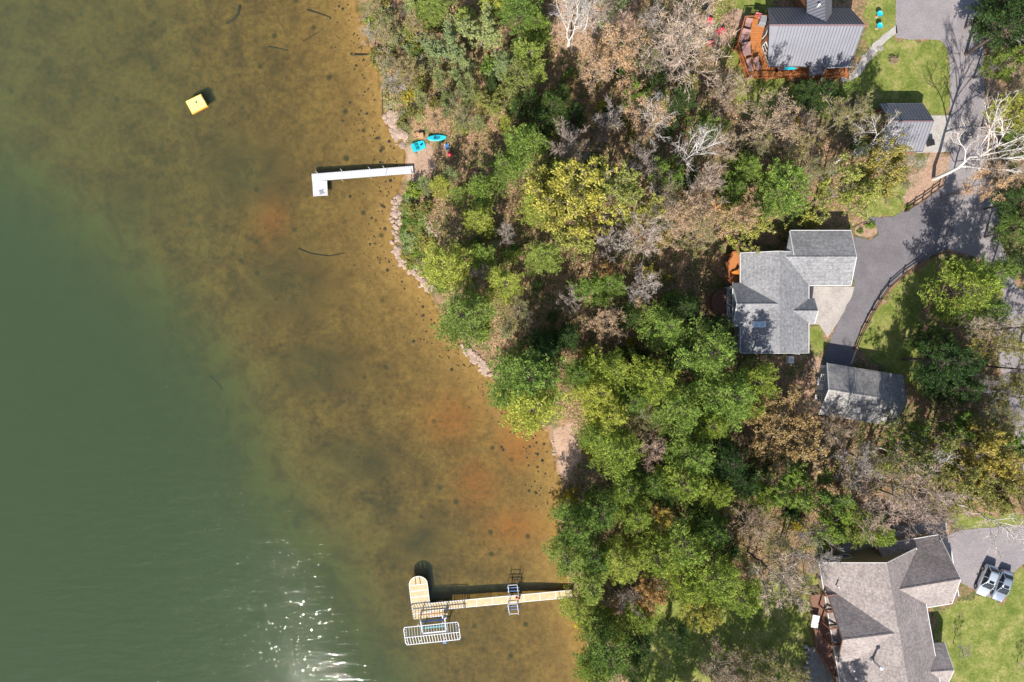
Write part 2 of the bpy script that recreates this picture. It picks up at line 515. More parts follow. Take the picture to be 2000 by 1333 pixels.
def ground_material():
    m, nt, nd, lk, b = nodes("ground_surface")
    v = objco(nt)
    def attr(n):
        a = nd.new("ShaderNodeAttribute"); a.attribute_name = n
        s = nd.new("ShaderNodeSeparateColor"); lk.new(a.outputs["Color"], s.inputs[0]); return s.outputs
    lz, bz, wz = attr("land_zone"), attr("bed_zone"), attr("wet_zone")
    # forest floor: leaf litter with mossy patches
    n1 = noise_node(nt, .55, 6, .7, v); n2 = noise_node(nt, 3.2, 5, .75, v); n3 = noise_node(nt, .16, 3, .6, v)
    lit = ramp(nt, n2.outputs[0], [(.28, (.11, .065, .038)), (.5, (.28, .17, .10)), (.72, (.48, .33, .22))])
    moss = ramp(nt, n2.outputs[0], [(.3, (.05, .055, .02)), (.7, (.17, .18, .06))])
    mk = ramp(nt, n1.outputs[0], [(.44, (0, 0, 0)), (.58, (1, 1, 1))])
    floor = mixc(nt, mk.outputs[0], lit.outputs[0], moss.outputs[0])
    # lawn
    g1 = ramp(nt, n1.outputs[0], [(.3, (.10, .14, .026)), (.5, (.18, .21, .05)), (.7, (.33, .29, .12))])
    g2 = ramp(nt, n2.outputs[0], [(.3, (.6, .62, .6)), (.7, (1.35, 1.3, 1.25))])
    lawn = mixc(nt, 1.0, g1.outputs[0], g2.outputs[0], 'MULTIPLY')
    edge = nd.new("ShaderNodeMath"); edge.operation = 'ADD'
    lk.new(lz[0], edge.inputs[0])
    sc = nd.new("ShaderNodeMath"); sc.operation = 'MULTIPLY_ADD'; sc.inputs[1].default_value = .9; sc.inputs[2].default_value = -.45
    lk.new(n2.outputs[0], sc.inputs[0]); lk.new(sc.outputs[0], edge.inputs[1])
    em = ramp(nt, edge.outputs[0], [(.38, (0, 0, 0)), (.58, (1, 1, 1))])
    c = mixc(nt, em.outputs[0], floor, lawn)
    dt = ramp(nt, n2.outputs[0], [(.3, (.25, .15, .10)), (.7, (.47, .33, .24))])
    e2 = nd.new("ShaderNodeMath"); e2.operation = 'ADD'
    lk.new(lz[1], e2.inputs[0]); lk.new(sc.outputs[0], e2.inputs[1])
    dm = ramp(nt, e2.outputs[0], [(.4, (0, 0, 0)), (.7, (1, 1, 1))])
    c = mixc(nt, dm.outputs[0], c, dt.outputs[0])
    sand = ramp(nt, n2.outputs[0], [(.3, (.36, .23, .16)), (.7, (.52, .37, .27))])
    c = mixc(nt, lz[2], c, sand.outputs[0])
    # lake bed
    b1 = noise_node(nt, .22, 7, .68, v, .6); b2 = noise_node(nt, 1.25, 6, .78, v); b3 = noise_node(nt, 6, 3, .7, v)
    mpn = nd.new("ShaderNodeMapping"); mpn.inputs["Rotation"].default_value = (0, 0, math.radians(18)); mpn.inputs["Scale"].default_value = (.5, 1.7, 1)
    lk.new(v, mpn.inputs["Vector"])
    b4 = noise_node(nt, 1.5, 4, .7, mpn.outputs[0])
    bed = ramp(nt, b1.outputs[0], [(.32, (.105, .062, .02)), (.48, (.21, .12, .034)), (.68, (.32, .20, .052))])
    bed2 = ramp(nt, b2.outputs[0], [(.3, (.38, .4, .42)), (.5, (.95, .95, .95)), (.7, (1.5, 1.46, 1.3))])
    bc = mixc(nt, 1.0, bed.outputs[0], bed2.outputs[0], 'MULTIPLY')
    bed3 = ramp(nt, b4.outputs[0], [(.3, (.72, .72, .74)), (.7, (1.22, 1.2, 1.15))])
    bc = mixc(nt, .35, bc, mixc(nt, 1.0, bc, bed3.outputs[0], 'MULTIPLY'))
    bc = mixc(nt, bz[2], bc, ramp(nt, b2.outputs[0], [(.3, (.33, .19, .055)), (.7, (.56, .36, .115))]).outputs[0])
    rm = nd.new("ShaderNodeMath"); rm.operation = 'MULTIPLY'
    lk.new(bz[0], rm.inputs[0]); lk.new(ramp(nt, b2.outputs[0], [(.35, (.15,) * 3), (.65, (.85,) * 3)]).outputs[0], rm.inputs[1])
    bc = mixc(nt, rm.outputs[0], bc, (.50, .17, .035))
    wm = nd.new("ShaderNodeMath"); wm.operation = 'MULTIPLY'
    lk.new(bz[1], wm.inputs[0]); lk.new(ramp(nt, b2.outputs[0], [(.42, (0, 0, 0)), (.55, (.8,) * 3)]).outputs[0], wm.inputs[1])
    bc = mixc(nt, wm.outputs[0], bc, (.055, .05, .022))
    # scattered dark clumps of weed
    vo = nd.new("ShaderNodeTexVoronoi"); vo.inputs["Scale"].default_value = .42; vo.inputs["Randomness"].default_value = 1
    wv = mixc(nt, .12, v, b2.outputs[1]); lk.new(wv, vo.inputs["Vector"])
    sp = ramp(nt, vo.outputs["Distance"], [(.10, (1, 1, 1)), (.20, (0, 0, 0))])
    sep = nd.new("ShaderNodeSeparateColor"); lk.new(vo.outputs["Color"], sep.inputs[0])
    pick = ramp(nt, sep.outputs[0], [(.62, (0, 0, 0)), (.7, (.8, .8, .8))])
    bc = mixc(nt, mixc(nt, 1.0, sp.outputs[0], pick.outputs[0], 'MULTIPLY'), bc, (.05, .05, .022))
    # yellow-green weed beds towards the drop-off
    gd = ramp(nt, wz[1], [(.14, (0, 0, 0)), (.34, (1, 1, 1))])
    gm = nd.new("ShaderNodeMath"); gm.operation = 'MULTIPLY'
    lk.new(gd.outputs[0], gm.inputs[0]); lk.new(ramp(nt, b1.outputs[0], [(.45, (.1,) * 3), (.62, (1, 1, 1))]).outputs[0], gm.inputs[1])
    bc = mixc(nt, gm.outputs[0], bc, (.23, .205, .06))
    gp = nd.new("ShaderNodeNewGeometry"); sz = nd.new("ShaderNodeSeparateXYZ"); lk.new(gp.outputs["Position"], sz.inputs[0])
    wob = nd.new("ShaderNodeMath"); wob.operation = 'MULTIPLY_ADD'; wob.inputs[1].default_value = .12; lk.new(n1.outputs[0], wob.inputs[0]); lk.new(sz.outputs[2], wob.inputs[2])
    wet = ramp(nt, wob.outputs[0], [(.045, (1, 1, 1)), (.10, (0, 0, 0))])
    c = mixc(nt, wet.outputs[0], c, bc)
    lk.new(c, b.inputs["Base Color"])
    b.inputs["Roughness"].default_value = .95
    b.inputs["Specular IOR Level"].default_value = .15
    bp = nd.new("ShaderNodeBump"); bp.inputs["Strength"].default_value = .5; bp.inputs["Distance"].default_value = .12
    lk.new(n2.outputs[0], bp.inputs["Height"]); lk.new(bp.outputs[0], b.inputs["Normal"])
    return m
gme.materials.append(ground_material())
ground = link("ground", gme)
tag(ground, "leaf-strewn ground with lawns, sloping down to the amber lake bed", "ground", kind="structure")

# ------------------------------------------------------------------ water
def water_material():
    m, nt, nd, lk, b = nodes("lake_water")
    nd.remove(b)
    v = objco(nt)
    mp = nd.new("ShaderNodeMapping"); mp.inputs["Rotation"].default_value = (0, 0, math.radians(-10)); mp.inputs["Scale"].default_value = (.42, 1.5, 1)
    lk.new(v, mp.inputs["Vector"])
    w1 = noise_node(nt, .55, 1.5, .5, mp.outputs[0], .4)
    w2 = noise_node(nt, 2.1, 2.0, .55, mp.outputs[0], .3)
    # waves die out in the lee of the shore
    sx = nd.new("ShaderNodeAttribute"); sx.attribute_name = "lee"
    b1 = nd.new("ShaderNodeBump"); b1.inputs["Distance"].default_value = .40
    b2 = nd.new("ShaderNodeBump"); b2.inputs["Distance"].default_value = .17
    lk.new(sx.outputs["Fac"], b1.inputs["Strength"]); lk.new(sx.outputs["Fac"], b2.inputs["Strength"])
    lk.new(w1.outputs[0], b1.inputs["Height"]); lk.new(w2.outputs[0], b2.inputs["Height"])
    lk.new(b1.outputs[0], b2.inputs["Normal"])
    fr = nd.new("ShaderNodeFresnel"); fr.inputs[0].default_value = 1.33
    g = nd.new("ShaderNodeBsdfGlossy"); g.inputs["Roughness"].default_value = .03
    lk.new(b2.outputs[0], g.inputs["Normal"])
    t = nd.new("ShaderNodeBsdfTransparent")
    mx = nd.new("ShaderNodeMixShader")
    lk.new(fr.outputs[0], mx.inputs[0]); lk.new(t.outputs[0], mx.inputs[1]); lk.new(g.outputs[0], mx.inputs[2])
    lk.new(mx.outputs[0], nd["Material Output"].inputs[0])
    sc = nd.new("ShaderNodeVolumeScatter"); sc.inputs["Color"].default_value = (.38, .55, .42, 1); sc.inputs["Density"].default_value = .22
    ab = nd.new("ShaderNodeVolumeAbsorption"); ab.inputs["Color"].default_value = (.55, .66, .34, 1); ab.inputs["Density"].default_value = .36
    ad = nd.new("ShaderNodeAddShader")
    lk.new(sc.outputs[0], ad.inputs[0]); lk.new(ab.outputs[0], ad.inputs[1])
    lk.new(ad.outputs[0], nd["Material Output"].inputs[1])
    return m
wx = axis(-90, 36, 3.0, 1500); wx = wx[wx < 400]
wy = axis(-63, 63, 3.0, 1500)
WX, WY = np.meshgrid(wx, wy)
wp = np.stack([WX.ravel(), WY.ravel()], 1)
nwx, nwy = len(wx), len(wy)
wi = np.arange(nwx * nwy).reshape(nwy, nwx)
top = np.column_stack([wp, np.zeros(len(wp))])
bot = np.column_stack([wp, np.full(len(wp), -9.0)]); off = len(wp)
tf = np.stack([wi[:-1, :-1], wi[:-1, 1:], wi[1:, 1:], wi[1:, :-1]], -1).reshape(-1, 4)
bf = (tf + off)[:, ::-1]
def rim_faces(line, flip):
    a, b = line[:-1], line[1:]
    q = np.stack([a, b, b + off, a + off], -1)
    return q[:, ::-1] if not flip else q
rf = np.vstack([rim_faces(wi[0, :], False), rim_faces(wi[-1, :], True), rim_faces(wi[:, 0], True), rim_faces(wi[:, -1], False)])
wme = fast_mesh("lake_water", np.vstack([top, bot]), np.vstack([tf, bf, rf]), 4)
lee = np.zeros(2 * off)
sw = shore_sd(wp)
lee[:off] = .05 + .70 * sm(24, 46, -sw)
at = wme.attributes.new("lee", 'FLOAT', 'POINT'); at.data.foreach_set("value", lee.astype(np.float32))
wme.materials.append(water_material())
tag(link("lake_water", wme), "clear amber lake water turning green over the drop-off", "water", kind="structure")

# ------------------------------------------------------------------ roads, drives, paths
M['asphalt'] = surf("sun_bleached_asphalt", (.22, .195, .20), (.29, .26, .265), .35, .9, fine=7, bump=.2)
M['asphalt_dark'] = surf("newer_asphalt", (.13, .118, .127), (.185, .168, .178), .4, .9, fine=7, bump=.2)
M['gravel'] = surf("pale_gravel", (.33, .29, .265), (.46, .41, .375), .6, .95, fine=9, bump=.4)
def wobble(poly, amp=1.2, step=10):
    out = []
    n = len(poly)
    for i in range(n):
        a, b = Vector(poly[i]), Vector(poly[(i + 1) % n])
        k = max(1, int((b - a).length / step))
        for j in range(k):
            p = a.lerp(b, j / k)
            out.append((p.x + random.uniform(-amp, amp), p.y + random.uniform(-amp, amp)))
    return out
def sheet(name, poly, z, mat, label, cat, amp=1.0, kind="structure"):
    m = MB()
    m.prism([PXY(a, b, G + z) for a, b in wobble(poly, amp)], G - .25, G + z)
    o = m.build(name, mat)
    return tag(o, label, cat, kind=kind)
sheet("road", [(1750, -90), (1750, 74), (1776, 77), (1836, 78), (1849, 92), (1855, 122), (1857, 250), (1856, 310), (1848, 350), (1832, 378), (1850, 420), (1840, 485),
               (1900, 500), (1940, 520), (1960, 570), (1944, 640), (1950, 705), (1972, 790), (1990, 880), (2010, 960), (2090, 960), (2090, 620), (1985, 560), (1955, 470), (1950, 400),
               (1926, 305), (1924, 200), (1921, 100), (1919, -90)], .03, M['asphalt'], "pale grey asphalt lane with a wide parking apron", "road")
sheet("driveway", [(1838, 366), (1800, 397), (1765, 413), (1742, 425), (1700, 424), (1690, 434), (1713, 447), (1717, 458), (1700, 470), (1668, 462), (1668, 566), (1655, 590),
                   (1630, 645), (1612, 690), (1606, 722), (1660, 728), (1666, 680), (1690, 628), (1725, 573), (1770, 528), (1820, 500), (1852, 486), (1870, 420)], .034, M['asphalt_dark'],
      "dark asphalt driveway curving past the grey shingled house", "driveway", .6)
sheet("gravel_court", [(1579, 560), (1668, 560), (1664, 578), (1640, 625), (1616, 660), (1600, 634), (1579, 634)], .038, M['gravel'], "pale gravel court beside the grey shingled house", "gravel", 1)
sheet("driveway", [(1850, 1046), (1876, 1036), (1930, 1031), (2090, 1020), (2090, 1076), (2004, 1098), (1980, 1118), (1970, 1150), (1958, 1172), (1930, 1166), (1893, 1146), (1840, 1120)], .03,
      M['asphalt'], "grey driveway under the two parked cars", "driveway", .6)
sheet("concrete_pad", [(1790, 226), (1857, 226), (1857, 297), (1790, 299)], .042, M['concrete'], "pale concrete pad in front of the small garage", "concrete pad", .3)
sheet("path", [(1752, 48), (1752, 64), (1722, 88), (1700, 118), (1680, 146), (1660, 160), (1640, 158), (1668, 140), (1690, 106), (1715, 76)], .03, M['concrete'],
      "narrow stone path leading from the lane to the orange deck", "path", 1.5)
# path stones at the house end
ps = empty("stepping_stones", P(1680, 135), label="flat grey stones set into the path by the orange deck", cat="stones")
ps["group"] = "path stones"
for i in range(26):
    t = random.random()
    a = Vector((1716, 90)).lerp(Vector((1652, 156)), t)
    p = P(a.x + random.uniform(-8, 8), a.y + random.uniform(-5, 5), G + .03)
    m = MB(); n = 7
    r = random.uniform(.18, .36)
    m.prism([(q * math.cos(2 * math.pi * k / n), q * math.sin(2 * math.pi * k / n)) for k, q in [(k, r * random.uniform(.8, 1.1)) for k in range(n)]], -.02, .03 + .0035 * i)
    o = m.build("stone", M['greystone'], ps); o.location = p - ps.location
# low stone kerb of the planting island at the garage door
def island(poly, mat, label):
    m = MB(); m.prism([PXY(a, b, G + .12) for a, b in wobble(poly, .5, 6)], G - .1, G + .12)
    return tag(m.build("planting_bed", mat), label, "planting bed", kind="structure")
island([(1670, 444), (1690, 433), (1706, 438), (1713, 448), (1712, 458), (1700, 463), (1680, 462), (1670, 456)], surf("bed_mulch", (.25, .15, .10), (.42, .28, .19), 2, .95, fine=8), "mulched bed with a stone rim at the grey garage corner")
# ------------------------------------------------------------------ buildings
def unit(v):
    return v / v.length
class Gable:
    """one gabled block: ridge a->b (world xy), ridge height zr; half widths wl (left of a->b), wr (right); eaves zl, zre; base z0"""
    def __init__(self, a, b, zr, wl, wr, zl, zre, z0=G - .6, over=.45, endo=(.35, .35)):
        self.a, self.b = Vector((a[0], a[1])), Vector((b[0], b[1]))
        self.zr, self.wl, self.wr, self.zl, self.zre, self.z0, self.over, self.endo = zr, wl, wr, zl, zre, z0, over, endo
        self.d = unit(self.b - self.a); self.n = Vector((-self.d.y, self.d.x))      # n: left
    def pt(self, t, s, z):
        p = self.a + self.d * t + self.n * s
        return (p.x, p.y, z)
    def L(self): return (self.b - self.a).length
    def z_at(self, s):
        return self.zr - (self.zr - self.zl) * s / self.wl if s >= 0 else self.zr - (self.zr - self.zre) * (-s) / self.wr
    def slope(self, m, side, th=.16, t0=0.0, t1=None, ta=None, tb=None):
        """side +1 left, -1 right; ta/tb shift of the ridge ends"""
        t1 = self.L() if t1 is None else t1
        w, ze = (self.wl, self.zl) if side > 0 else (self.wr, self.zre)
        ra = t0 if ta is None else ta; rb = t1 if tb is None else tb
        e0, e1 = self.pt(t0, side * w, ze), self.pt(t1, side * w, ze)
        r0, r1 = self.pt(ra, 0, self.zr), self.pt(rb, 0, self.zr)
        q = [e0, e1, r1, r0] if side < 0 else [e1, e0, r0, r1]
        m.hexa([(x, y, z - th) for x, y, z in q], q)
        return m
    def walls(self, name, mat, parent, ends=(True, True)):
        m = MB(); o = self.over
        t0, t1 = self.endo[0], self.L() - self.endo[1]
        prof = [(self.wl - o, self.z0), (self.wl - o, self.z_at(self.wl - o) - .19), (0, self.zr - .2), (-(self.wr - o), self.z_at(-(self.wr - o)) - .19), (-(self.wr - o), self.z0)]
        vs = [self.pt(t0, s, z) for s, z in prof] + [self.pt(t1, s, z) for s, z in prof]
        m.add(vs, [(0, 1, 2, 3, 4)[::-1], (5, 6, 7, 8, 9)] + [(i, (i + 1) % 5, 5 + (i + 1) % 5, 5 + i) for i in range(5)])
        return m.build(name, mat, parent)
    def ribs(self, side, pitch, m, t0=0.1, t1=None, w=.07, h=.07):
        t1 = self.L() - .1 if t1 is None else t1
        wd, ze = (self.wl, self.zl) if side > 0 else (self.wr, self.zre)
        k = int((t1 - t0) / pitch)
        for i in range(k + 1):
            t = t0 + (t1 - t0) * i / k
            p0 = Vector(self.pt(t, side * (wd - .02), ze)); p1 = Vector(self.pt(t, side * .1, self.z_at(side * .1)))
            up = (p1 - p0).cross(Vector((self.d.x, self.d.y, 0))).normalized()
            if up.z < 0: up = -up
            m.bar(p0 + up * (h / 2 - .01), p1 + up * (h / 2 - .01), w, h, up)
        return m
    def eave_bar(self, side, mat, parent, name="gutter", w=.08, t0=0, t1=None):
        t1 = self.L() if t1 is None else t1
        wd, ze = (self.wl, self.zl) if side > 0 else (self.wr, self.zre)
        m = MB(); m.bar(self.pt(t0, side * (wd + w / 2 + .004), ze - .07), self.pt(t1, side * (wd + w / 2 + .004), ze - .07), w, .13)
        return m.build(name, mat, parent)
    def rake(self, end, side, mat, parent, w=.06, name="rake_board", s0=0.0):
        t = -w / 2 - .004 if end == 0 else self.L() + w / 2 + .004
        wd, ze = (self.wl, self.zl) if side > 0 else (self.wr, self.zre)
        m = MB(); m.bar(self.pt(t, side * s0, self.z_at(side * s0) - .07), self.pt(t, side * wd, ze - .07), w, .2)
        return m.build(name, mat, parent)
    def cap(self, mat, parent, w=.32, name="ridge_cap", t0=0, t1=None):
        t1 = self.L() if t1 is None else t1
        m = MB()
        zl = self.z_at(w / 2); zr2 = self.z_at(-w / 2)
        q = [self.pt(t0, -w / 2, zr2 + .02), self.pt(t1, -w / 2, zr2 + .02), self.pt(t1, 0, self.zr + .035), self.pt(t0, 0, self.zr + .035)]
        m.hexa([(x, y, z - .04) for x, y, z in q], q)
        q = [self.pt(t0, 0, self.zr + .035), self.pt(t1, 0, self.zr + .035), self.pt(t1, w / 2, zl + .02), self.pt(t0, w / 2, zl + .02)]
        m.hexa([(x, y, z - .04) for x, y, z in q], q)
        return m.build(name, mat, parent)

def window(parent, c, along, out, w, h, frame=M['white_trim'], name="window"):
    """c centre on wall, along unit xy direction, out unit outward"""
    c, a, o = Vector(c), Vector((along[0], along[1], 0)), Vector((out[0], out[1], 0))
    f = MB()
    t = .09
    for s in (-1, 1):
        f.bar(c + a * (s * (w / 2 + t / 2)) + o * .05 - Vector((0, 0, h / 2 + t)), c + a * (s * (w / 2 + t / 2)) + o * .05 + Vector((0, 0, h / 2 + t)), t, .1, up=tuple(o))
        f.bar(c - a * (w / 2) + o * .053 + Vector((0, 0, s * (h / 2 + t / 2))), c + a * (w / 2) + o * .053 + Vector((0, 0, s * (h / 2 + t / 2))), .1, t)
    f.bar(c - a * (w / 2) + o * .045, c + a * (w / 2) + o * .045, .06, .05)
    fo = f.build(name, frame, parent)
    p = MB(); p.bar(c - a * (w / 2) + o * .015, c + a * (w / 2) + o * .015, .03, h)
    p.build("pane", M['glass'], fo)
    return fo

def railing(parent, pts, z, mat, name="railing", h=1.0, gap=.16, r=.035, posts=1.8):
    """pts world xy polyline; one rail part with its balusters as a sub-part"""
    top = MB(); bal = MB()
    for a, b in zip(pts[:-1], pts[1:]):
        a, b = Vector((a[0], a[1], z)), Vector((b[0], b[1], z))
        L = (b - a).length; d = (b - a) / L
        top.bar(a + Vector((0, 0, h)), b + Vector((0, 0, h)), .14, .05)
        top.bar(a + Vector((0, 0, .12)), b + Vector((0, 0, .12)), .06, .05)
        for i in range(max(1, int(L / posts)) + 1):
            p = a + d * (L * i / max(1, int(L / posts)))
            top.bar(p, p + Vector((0, 0, h - .03)), .1, .1)
        for i in range(int(L / gap)):
            p = a + d * (gap * (i + .5))
            bal.bar(p + Vector((0, 0, .15)), p + Vector((0, 0, h - .03)), r, r)
    o = top.build(name, mat, parent)
    bo = bal.build("balusters", mat, o); bo["kind"] = "stuff"
    return o

# ---- house A: metal roof, orange deck
hA = empty("metal_roofed_house", (41.2, 42.3, G), label="house with a dark standing-seam metal roof and wrap-around orange deck", cat="house")
def wl_(o):      # keep world placement under a parent that is only translated
    o.location = o.location - o.parent.location if o.parent else o.location
class At:
    """parent empty at a place, parts given in world coordinates"""
    pass
def settle(root):
    """children were given in world coordinates: set the inverse so they stay"""
    root_m = Matrix.LocRotScale(root.location, root.rotation_euler, None)
    for c in root.children:
        c.matrix_parent_inverse = root_m.inverted()
zrA, zeA = 11.5, 7.5
A = Gable((34.4, 42.25), (47.1, 42.25), zrA, 4.15, 3.95, zeA, zeA, z0=G - .5, endo=(2.2, .4))
# the ridge runs out over the lake end (prow): eaves start 1.3 m later
r = MB(); A.slope(r, 1, ta=0, t0=1.25); A.slope(r, -1, ta=0, t0=1.25); roofA = r.build("roof", M['metal_roof'], hA)
rb = MB(); A.ribs(1, .42, rb, t0=1.35); A.ribs(-1, .42, rb, t0=1.35); x = rb.build("seams", M['metal_rib'], roofA); x["kind"] = "stuff"
A.cap(M['ridge_red'], roofA, .3)
A.walls("wall", M['wall_log'], hA)
for sd in (1, -1): A.eave_bar(sd, M['metal_rib'], roofA, t0=1.3)
Ad = Gable((42.2, 42.6), (42.2, 51.8), 11.0, 1.75, 1.6, 9.0, 9.1, z0=G - .5, over=.35)
r = MB(); Ad.slope(r, 1); Ad.slope(r, -1); dA = r.build("dormer_roof", M['metal_roof'], hA)
rb = MB(); Ad.ribs(1, .45, rb); Ad.ribs(-1, .45, rb); x = rb.build("seams", M['metal_rib'], dA); x["kind"] = "stuff"
Ad.cap(M['metal_rib'], dA, .24)
Ad.walls("dormer_wall", M['wall_log'], hA)
Ap = Gable((42.6, 40.4), (42.6, 36.9), 8.35, 1.0, 1.0, 7.0, 7.0, z0=6.2, over=.1)
r = MB(); Ap.slope(r, 1, .1); Ap.slope(r, -1, .1); pA = r.build("porch_roof", M['metal_roof'], hA)
rb = MB(); Ap.ribs(1, .42, rb); Ap.ribs(-1, .42, rb); x = rb.build("seams", M['metal_rib'], pA); x["kind"] = "stuff"
for sx in (-.85, .85):
    m = MB(); m.bar((42.6 + sx, 37.1, G), (42.6 + sx, 37.1, 6.95), .16); m.build("porch_post", M['timber'], hA)
m = MB(); m.lathe(*PXY(1596, 14, 10), [(.09, 9.3), (.09, 10.6), (.16, 10.6), (.16, 10.75), (.02, 10.8)], 8); m.build("vent_pipe", M['white_trim'], hA)
# snow guards / gutter of the porch side
m = MB(); m.bar((43.75, 38.05, 7.47), (47.4, 38.2, 7.47), .1, .12); m.build("gutter", M['white_trim'], hA)
m = MB(); m.bar((43.72, 38.05, 7.44), (43.72, 36.9, 5.6), .1, .1); m.build("downspout", M['white_trim'], hA)
# deck
zd = 5.6
deck_px = [(1451, 39), (1437, 90), (1458, 153), (1647, 150), (1647, 131), (1604, 128), (1600, 45), (1503, 37)]
m = MB(); m.prism([PXY(a, b, zd) for a, b in deck_px], zd - .28, zd)
deckA = m.build("deck", M['deck_orange'], hA)
rail_px = [(1503, 37), (1451, 39), (1437, 90), (1458, 153), (1647, 150)]
railing(hA, [PXY(a, b, zd) for a, b in rail_px], zd, M['deck_rail'], h=1.0)
for a, b in [(1453, 41), (1440, 90), (1460, 151), (1500, 150), (1545, 150), (1590, 149), (1640, 148), (1446, 66), (1449, 120)]:
    m = MB(); x, y = PXY(a, b, zd); m.bar((x, y, gz(x, y) - .2), (x, y, zd - .28), .2); m.build("deck_post", M['deck_rail'], hA)
m = MB()
for i in range(24):
    a = Vector(PXY(1455, 45, zd)).lerp(Vector(PXY(1463, 150, zd)), i / 23)
# planks of the deck: seen edges of the boards run with the house
plank = None
for i in range(34):
    y0 = PXY(1500, 150, zd)[1] + .12 + i * .245
    xs = []
    pol = [PXY(a, b, zd) for a, b in deck_px]
    for k in range(len(pol)):
        (xa, ya), (xb, yb) = pol[k], pol[(k + 1) % len(pol)]
        if (ya > y0) != (yb > y0): xs.append(xa + (xb - xa) * (y0 - ya) / (yb - ya))
    xs.sort()
    if len(xs) >= 2:
        m = MB(); m.box((xs[0] + min(xs[1], 46)) / 2, y0, zd + .012, min(xs[1], 46) - xs[0] - .1, .215, .03); m.build("plank", M['deck_orange'], deckA)
# stairs at the right end
for i in range(4):
    m = MB(); x, y = PXY(1650, 140, zd); m.box(x + .2 + i * .28, y, zd - .2 - i * .33, .32, 1.2, .08); m.build("stair_tread", M['deck_rail'], hA)
# prow glass wall on the lake side
pw = [(36.4, 45.6), (35.3, 42.2), (36.4, 38.9)]
for (xa, ya), (xb, yb) in zip(pw[:-1], pw[1:]):
    m = MB(); ln = Vector((xb - xa, yb - ya)); 
    hA_mid = 10.4 if (xa, ya) != pw[0] else 10.4
    z_a = 7.2 if abs(ya - 42.2) > 1 else 11.0; z_b = 7.2 if abs(yb - 42.2) > 1 else 11.0
    m.add([(xa, ya, zd), (xb, yb, zd), (xb, yb, z_b), (xa, ya, z_a), (xa + 1, ya, zd), (xb + 1, yb, zd), (xb + 1, yb, z_b), (xa + 1, ya, z_a)],
          [(0, 1, 2, 3), (5, 4, 7, 6), (3, 2, 6, 7), (0, 3, 7, 4), (1, 5, 6, 2), (0, 4, 5, 1)])
    m.build("prow_wall", M['wall_log'], hA)
    d = unit(Vector((xb - xa, yb - ya))); o = Vector((-d.y, d.x)); o = o if o.x < 0 else -o
    for t, hh in ((.3, 1.5), (.68, 1.5)):
        tt = t if abs(ya - 42.2) > 1 else 1 - t
        window(hA, (xa + (xb - xa) * t, ya + (yb - ya) * t, zd + 1.1), d, o, 1.0, 1.3)
settle(hA)

# things on the deck A
def lounger(px, py, rz, label, w=.75, L=1.5):
    t = empty("deck_lounger", P(px, py, zd + .03), rz, label, "lounger", "loungers on the orange deck")
    m = MB(); m.box(0, 0, .34, L, w, .12, 0, .04); m.build("cushion", M['wicker'], t)
    m = MB(); m.bar((L / 2 - .02, 0, .38), (L / 2 + .38, 0, .95), w, .1, (0, 0, 1)); m.build("backrest", M['wicker'], t)
    for sx in (-.6, .6):
        for sy in (-1, 1):
            m = MB(); m.bar((sx * L / 1.4, sy * (w / 2 - .06), 0), (sx * L / 1.4, sy * (w / 2 - .06), .28), .06); m.build("leg", M['black'], t)
    for sy in (-1, 1):
        m = MB(); m.bar((-.2, sy * (w / 2 + .03), .58), (L / 2, sy * (w / 2 + .03), .58), .06, .05); m.bar((-.2, sy * (w / 2 + .03), .3), (-.2, sy * (w / 2 + .03), .56), .05); m.build("armrest", M['black'], t)
    return t
lounger(1458, 54, math.radians(80), "brown lounger on the orange deck, nearest the grey grill cover", .9, 1.1)
lounger(1452, 77, math.radians(75), "brown lounger on the orange deck, second from the grill cover", 1.2, 1.35)
lounger(1456, 102, math.radians(100), "wide brown lounger in the middle of the orange deck's lake side", 1.3, 1.3)
lounger(1463, 133, math.radians(110), "brown lounger in the south-west corner of the orange deck", .7, 1.35)
lounger(1478, 130, math.radians(115), "brown lounger beside the corner lounger, closer to the house wall", .8, 1.3)
t = empty("covered_grill", P(1487, 44, zd + .03), math.radians(-15), "grey covered grill standing against the deck rail", "grill")
m = MB(); m.box(0, 0, .5, .95, 1.25, 1.0, 0, .12); m.build("cover", M['grey_cover'], t)
m = MB(); m.box(-.85, .5, .42, .8, .5, .12, 0, .04); m.box(-.85, .72, .6, .8, .1, .4); m.build("side_bench", M['pink'], t)
t = empty("paddle_board", P(1540, 134, zd + .7), 0, "bright turquoise paddle board lying along the deck under the eave", "paddle board")
m = MB(); n = 18
prof = []
for k in range(n + 1):
    u = -1 + 2 * k / n; prof.append((u * 1.18, .19 * max(.0, 1 - abs(u) ** 3.2)))
m.prism([(a, b) for a, b in prof] + [(a, -b) for a, b in prof[::-1][1:-1]], -.05, .05); m.build("board", M['cyan'], t)
m = MB(); m.box(-.95, 0, -.11, .2, .02, .12); m.build("fin", M['black'], t)
for sx in (-.7, .7):
    m = MB(); m.box(sx, 0, -.375, .08, .5, .64); m.build("rest", M['timber'], t)
t = empty("patio_umbrella", P(1517, 139, zd + .03), 0, "closed-in brown patio umbrella beside the turquoise board", "umbrella")
m = MB(); m.tube([(0, 0, 0), (0, 0, 2.1)], .03, 6); m.build("pole", M['timber'], t)
m = MB(); m.lathe(0, 0, [(.62, 1.55), (.6, 1.6), (.05, 2.05), (.02, 2.1)], 6); m.build("canopy", M['wicker'], t)
m = MB(); m.lathe(0, 0, [(.25, 0), (.25, .06), (.05, .1)], 10); m.build("base", M['black'], t)

